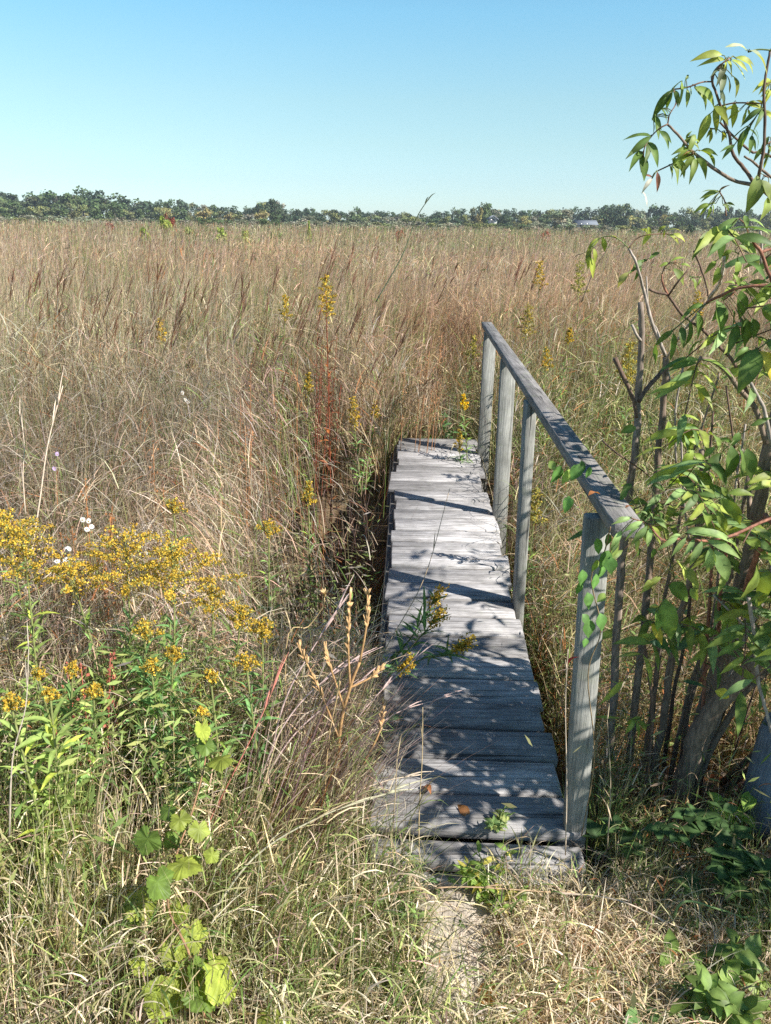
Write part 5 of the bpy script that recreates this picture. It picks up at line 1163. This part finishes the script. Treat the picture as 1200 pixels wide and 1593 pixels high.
    while made < 95:
        c = A(rnd.uniform(1.15, 2.5), rnd.uniform(1.15, 2.9), rnd.uniform(.35, 2.0)); x, y = proj(c)
        if x < 1265 or in_the_light(c): continue
        # thin out so that sun flecks reach the boards
        if float(vnoise(c[0]*1.0+c[2]*.7, c[1]+c[2]*.3, .30, 77)) < .36: continue
        spray(c, rnd.uniform(.12, .22), 7); made += 1
    for k in range(16):
        b = A(1.15+rnd.uniform(0, .5), 1.9+rnd.uniform(-.4, .3), -.2); t = A(rnd.uniform(1.4, 2.4), rnd.uniform(.8, 2.5), rnd.uniform(1.0, 2.0))
        tube(gs, smooth_path([b, b*.5+t*.5+A(.1, 0, .15), t], 6)-rootp, np.linspace(.012, .004, 13), BR, 6)
    o = g.build('foliage', M_LEAF, e); tag(o, kind='stuff'); gs.build('twigs', M_BARK, e)
elderberry()

def old_post():
    """weathered post whose rounded foot shows at the right edge"""
    c = A(1.205, 1.93, -.2); g = Geo(); prof = [(0, 0), (.035, .0), (.062, .012), (.076, .04), (.082, .09), (.082, .2), (.080, .36), (.074, .40), (.05, .415), (0, .415)]
    K = 28; a = np.linspace(0, 2*np.pi, K, endpoint=False); V = []
    for (r, z) in prof: V.append(np.stack([r*np.cos(a)*(1+.02*np.sin(5*a)), r*np.sin(a)*(1+.02*np.sin(5*a)), np.full(K, z+.02)], 1))
    Q = [(i*K+j, i*K+(j+1) % K, (i+1)*K+(j+1) % K, (i+1)*K+j) for i in range(len(prof)-1) for j in range(K)]
    g.add(np.concatenate(V), Q); mt = wood_mat('blue_grey_post_wood', (.15, .17, .21), (.30, .34, .41), 2, 0)
    o = g.build('post', mt); o.location = c; o.rotation_euler = (0, .03, 0); tag(o, 'blue grey weathered post stump cut by the right edge beside the sunlit seedling', 'post')
old_post()

# ------------------------------------------------------------------ far trees, shrubs and two houses
def crown_mesh(name, kind, seed, fill=.75):
    """foliage of unit height and unit width: lumpy clusters of small leaf sprays, with gaps"""
    rs = np.random.RandomState(seed); g = Geo()
    base = {'dark': (.07, .10, .058), 'green': (.10, .135, .06), 'olive': (.19, .20, .09), 'gold': (.28, .25, .10), 'grey': (.24, .25, .17), 'cedar': (.10, .115, .055), 'red': (.22, .07, .05), 'lime': (.26, .30, .07)}[kind]
    nl = 15 if kind != 'cedar' else 12
    for i in range(nl):
        if kind == 'cedar':
            z = .1+.85*i/nl; r = .30*(1.05-z)**.7; c = A(rs.uniform(-.12, .12)*(1-z), rs.uniform(-.12, .12), z); rr = A(r, r, .12)
        else:
            z = rs.uniform(.22, .86); a = rs.uniform(0, 6.28); ra = .30*math.sqrt(max(.05, 1-((z-.5)/.5)**2))*rs.uniform(.3, 1.1)
            c = A(math.cos(a)*ra, math.sin(a)*ra, z); r = rs.uniform(.11, .21); rr = A(r, r, r*.72)
        n = 62; d = unit_rand(n, rs); p = c+d*rr*rs.uniform(.55, 1.05, (n, 1)); nrml = d+unit_rand(n, rs)*.7
        dd = perp_rand(nrml, rs); dd /= np.linalg.norm(dd, axis=1)[:, None]; s = np.cross(nrml, dd); s /= np.linalg.norm(s, axis=1)[:, None]
        tone = rs.uniform(.75, 1.3)*np.array([1, 1, 1])*rs.uniform(.9, 1.1, 3)
        ln = rs.uniform(.045, .10, n); rhombs(g, p, dd, s, ln, ln*.45, np.array(base)*tone*rs.uniform(.7, 1.35, (n, 1)))
    return g.mesh(name, M_CROWN, smooth=False)
TRUNK_G = Geo()
def trunk_mesh():
    g = Geo(); tube(g, smooth_path([A(0, 0, 0), A(.01, 0, .3), A(-.01, .01, .6), A(0, 0, .85)], 3), np.linspace(.028, .006, 10), (.14, .12, .10), 6)
    for k in range(6):
        a = k*1.1; z = .25+.09*k; tube(g, smooth_path([A(0, 0, z), A(math.cos(a)*.12, math.sin(a)*.12, z+.12), A(math.cos(a)*.24, math.sin(a)*.24, z+.2)], 3), np.linspace(.010, .003, 7), (.14, .12, .10), 4)
    return g.mesh('tree_trunk', M_STEM)
TM = trunk_mesh(); CM = {}
def tree(px, py_top, Y, wpx, kind, label, name='far_tree', cat='tree', group='trees along the far edge of the meadow', zb=-.2, v=None, wide=1.0):
    v = rnd.randint(0, 2) if v is None else v
    if (kind, v) not in CM: CM[(kind, v)] = crown_mesh('tree_crown', kind, hash_(kind)+v*17)
    t = at(px, py_top, Y); H = t[2]-zb; W = wpx/F_PX*Y*1.0
    e = empty(name, (t[0], Y, zb), label, cat, group); e.rotation_euler = (0, 0, rnd.uniform(0, 6.28))
    c = bpy.data.objects.new('crown', CM[(kind, v)]); COL.objects.link(c); c.parent = e; c.scale = (W*1.15, W*1.15, H*1.03)
    if name != 'far_shrub':
        tr = bpy.data.objects.new('trunk', TM); COL.objects.link(tr); tr.parent = e; tr.scale = (W*.8, W*.8, H)
    return e
def hash_(s): return sum(ord(ch)*(i+3) for i, ch in enumerate(s))
SKYLINE = [(-60, 302), (0, 300), (30, 297), (60, 304), (100, 292), (118, 290), (140, 297), (170, 300), (200, 309), (230, 312), (258, 309), (290, 310), (320, 318), (345, 321), (370, 319), (385, 322), (400, 313), (422, 308), (440, 314), (452, 322), (478, 321), (505, 328), (530, 326), (556, 322), (575, 329), (600, 326), (630, 331), (665, 332), (685, 325), (720, 322), (745, 322), (757, 315), (770, 320), (800, 325), (845, 323), (875, 322), (905, 321), (930, 324), (948, 318), (972, 315), (990, 324), (1012, 318), (1032, 316), (1050, 325), (1090, 326), (1122, 320), (1150, 322), (1180, 325), (1260, 322)]
sx_, sy_ = zip(*SKYLINE)
def far_trees():
    x = -55.0; i = 0
    cyc = ['dark', 'green', 'dark', 'olive', 'dark', 'grey', 'green', 'dark']
    # back row follows the skyline
    while x < 1250:
        left = x < 235; w = rnd.uniform(40, 66) if left else rnd.uniform(19, 34)
        top = float(np.interp(x, sx_, sy_))+(rnd.uniform(-5, 1) if left else rnd.uniform(-3, 3.5))
        k = rnd.choice(['green', 'dark', 'dark', 'green']) if left else cyc[i % 8]
        lab = 'dark olive tree of the wooded rise at the far left' if left else ('dark tree in the back row of the far tree line' if k == 'dark' else ('green tree in the back row of the far tree line' if k == 'green' else 'paler tree in the back row of the far tree line'))
        tree(x, top, rnd.uniform(235, 275), w, k, lab)
        x += w*rnd.uniform(.30, .45) if left else w*rnd.uniform(.42, .66); i += 1
    # front rows: lower, paler, mixed autumn tones
    x = -55.0
    while x < 1250:
        left = x < 235; w = rnd.uniform(18, 34); hz = 340+x*.0166
        top = float(np.interp(x, sx_, sy_))*.5+hz*.5+rnd.uniform(-6, 2)-2
        k = rnd.choice(['olive', 'green', 'green', 'olive']) if left else rnd.choice(['olive', 'grey', 'green', 'gold', 'dark', 'olive'])
        lab = 'lower olive tree in front on the wooded rise at the far left' if left else {'olive': 'low olive tree at the front of the far tree line', 'grey': 'low grey green tree at the front of the far tree line', 'green': 'low green tree at the front of the far tree line', 'gold': 'low yellowing tree at the front of the far tree line', 'dark': 'low dark tree at the front of the far tree line'}[k]
        if not (886 < x < 925 or 752 < x < 778): tree(x, top, rnd.uniform(195, 225), w, k, lab)
        x += w*rnd.uniform(.55, .8)
    tree(402, 313, 215, 26, 'dark', 'rounded dark tree, left of the tall pair that stands over the tree line', v=0)
    tree(426, 308, 218, 34, 'dark', 'tallest rounded dark tree of the pair left of the centre', v=1)
    tree(757, 314, 205, 34, 'green', 'tall rounded tree rising above the white house', v=2)
    tree(747, 322, 190, 13, 'gold', 'narrow yellow green tree left of the white house')
    tree(788, 330, 190, 26, 'dark', 'dark tree right of the white house')
    tree(648, 336, 180, 22, 'olive', 'rounded pale olive bush at the front, left of the white house', 'far_shrub', 'bush')
    tree(972, 315, 200, 30, 'dark', 'tall rounded dark tree right of the grey roofed house')
    tree(946, 318, 205, 32, 'dark', 'dark tree between the grey roofed house and the tall rounded tree')
    tree(872, 326, 175, 46, 'grey', 'big pale willow like tree left of the grey roofed house')
    tree(1076, 347, 110, 16, 'dark', 'small dark bush in front of the far tree line at the right', 'far_shrub', 'bush')
    tree(262, 326, 62, 20, 'red', 'reddish bush standing out over the green strip of the meadow', 'meadow_bush', 'bush', None)
    tree(255, 334, 55, 26, 'lime', 'yellow green sapling under the reddish bush in the meadow', 'meadow_bush', 'bush', None)
    tree(481, 341, 40, 9, 'lime', 'slim yellow green sapling alone in the middle of the meadow', 'meadow_bush', 'bush', None)
    for (x, y, w) in ((300, 352, 30), (345, 352, 34), (225, 352, 26), (385, 358, 26), (430, 358, 24)):
        tree(x, y, rnd.uniform(26, 40), w, 'lime' if x % 2 else 'olive', 'low green scrub in the meadow below the reddish bush', 'meadow_bush', 'bush', 'low green scrub patches in the meadow')
    for (x, y, w) in ((622, 356, 22), (685, 357, 24), (655, 360, 20), (170, 345, 20), (850, 358, 20)):
        tree(x, y, rnd.uniform(40, 55), w, 'red', 'low dark reddish scrub patch in the far meadow', 'meadow_bush', 'bush', 'reddish scrub patches in the far meadow')
    x = -50.0
    while x < 1250:                     # grey green shrub belt at the foot of the trees
        w = rnd.uniform(20, 42); hz = 340+x*.0166; k = rnd.choice(['grey', 'olive', 'grey', 'green'])
        tree(x, hz-rnd.uniform(2, 8), rnd.uniform(120, 165), w, k, {'grey': 'grey green shrub in the belt in front of the far trees', 'olive': 'olive shrub in the belt in front of the far trees', 'green': 'green shrub in the belt in front of the far trees'}[k], 'far_shrub', 'bush', 'shrub belt in front of the far trees')
        x += w*rnd.uniform(.5, .8)
far_trees()
M_WHITE = paint_mat('white_siding', (.55, .55, .54)); M_ROOF = paint_mat('grey_roof', (.16, .18, .21), .95); M_WIN = paint_mat('dark_window', (.05, .06, .07), .2)
def house(px, py, Y, w, d, h, roof, label, gable_x=True, zb=None):
    b = at(px, py, Y); zb = b[2] if zb is None else zb
    e = empty('house', (b[0], Y, zb), label, 'house')
    g = Geo(); x, y = w/2, d/2
    if gable_x:   # ridge along x
        V = [(-x, -y, 0), (x, -y, 0), (x, y, 0), (-x, y, 0), (-x, -y, h), (x, -y, h), (x, y, h), (-x, y, h), (-x, 0, h+roof), (x, 0, h+roof)]
        Q = [(0, 1, 5, 4), (2, 3, 7, 6), (1, 2, 6, 5), (3, 0, 4, 7)]; T = [(5, 6, 9), (7, 4, 8)]
    else:
        V = [(-x, -y, 0), (x, -y, 0), (x, y, 0), (-x, y, 0), (-x, -y, h), (x, -y, h), (x, y, h), (-x, y, h), (0, -y, h+roof), (0, y, h+roof)]
        Q = [(0, 1, 5, 4), (2, 3, 7, 6), (1, 2, 6, 5), (3, 0, 4, 7)]; T = [(4, 5, 8), (6, 7, 9)]
    g.add(V, Q, T); g.build('wall', M_WHITE, e, smooth=False)
    g = Geo(); o = .35; th = .14
    for sgn in (-1, 1):
        if gable_x: r = np.array([(-x-o, 0, h+roof+.05), (x+o, 0, h+roof+.05), (x+o, sgn*(y+o), h-.2), (-x-o, sgn*(y+o), h-.2)])
        else: r = np.array([(0, -y-o, h+roof+.05), (0, y+o, h+roof+.05), (sgn*(x+o), y+o, h-.2), (sgn*(x+o), -y-o, h-.2)])
        g.add(np.concatenate([r, r+A(0, 0, th)]), [(0, 1, 2, 3), (4, 5, 6, 7), (0, 1, 5, 4), (1, 2, 6, 5), (2, 3, 7, 6), (3, 0, 4, 7)])
    g.build('roof', M_ROOF, e, smooth=False)
    for k in range(2 if w < 6 else 3):
        wx = -w*.3+k*w*.3; g = Geo(); box(g, (wx, -y-.02, h*.55), .7, .06, .9, None, .01); g.build('window', M_WIN, e, smooth=False)
    return e
house(910, 353, 185, 4.2, 4, .62, .62, 'low white house with a grey roof between the far trees at the right')
house(766, 347.5, 190, 1.7, 3, 1.0, .55, 'white gabled house among the far trees right of the centre', gable_x=False)

# ------------------------------------------------------------------ the air: faint haze over the whole scene
def haze():
    g = Geo(); x0, x1, y0, y1, z0, z1 = -420., 420., -12., 420., -2.0, 22.
    V = [(x0, y0, z0), (x1, y0, z0), (x1, y1, z0), (x0, y1, z0), (x0, y0, z1), (x1, y0, z1), (x1, y1, z1), (x0, y1, z1)]
    g.add(V, [(0, 3, 2, 1), (4, 5, 6, 7), (0, 1, 5, 4), (1, 2, 6, 5), (2, 3, 7, 6), (3, 0, 4, 7)])
    mt = bpy.data.materials.new('haze_air'); mt.use_nodes = True; nt = mt.node_tree; nt.nodes.clear()
    out = nt.nodes.new('ShaderNodeOutputMaterial'); pv = nt.nodes.new('ShaderNodeVolumePrincipled')
    pv.inputs['Color'].default_value = (.82, .90, 1.0, 1); pv.inputs['Density'].default_value = .00042; pv.inputs['Anisotropy'].default_value = .2
    nt.links.new(pv.outputs[0], out.inputs['Volume'])
    o = g.build('haze', mt, smooth=False); tag(o, kind='stuff')
haze()
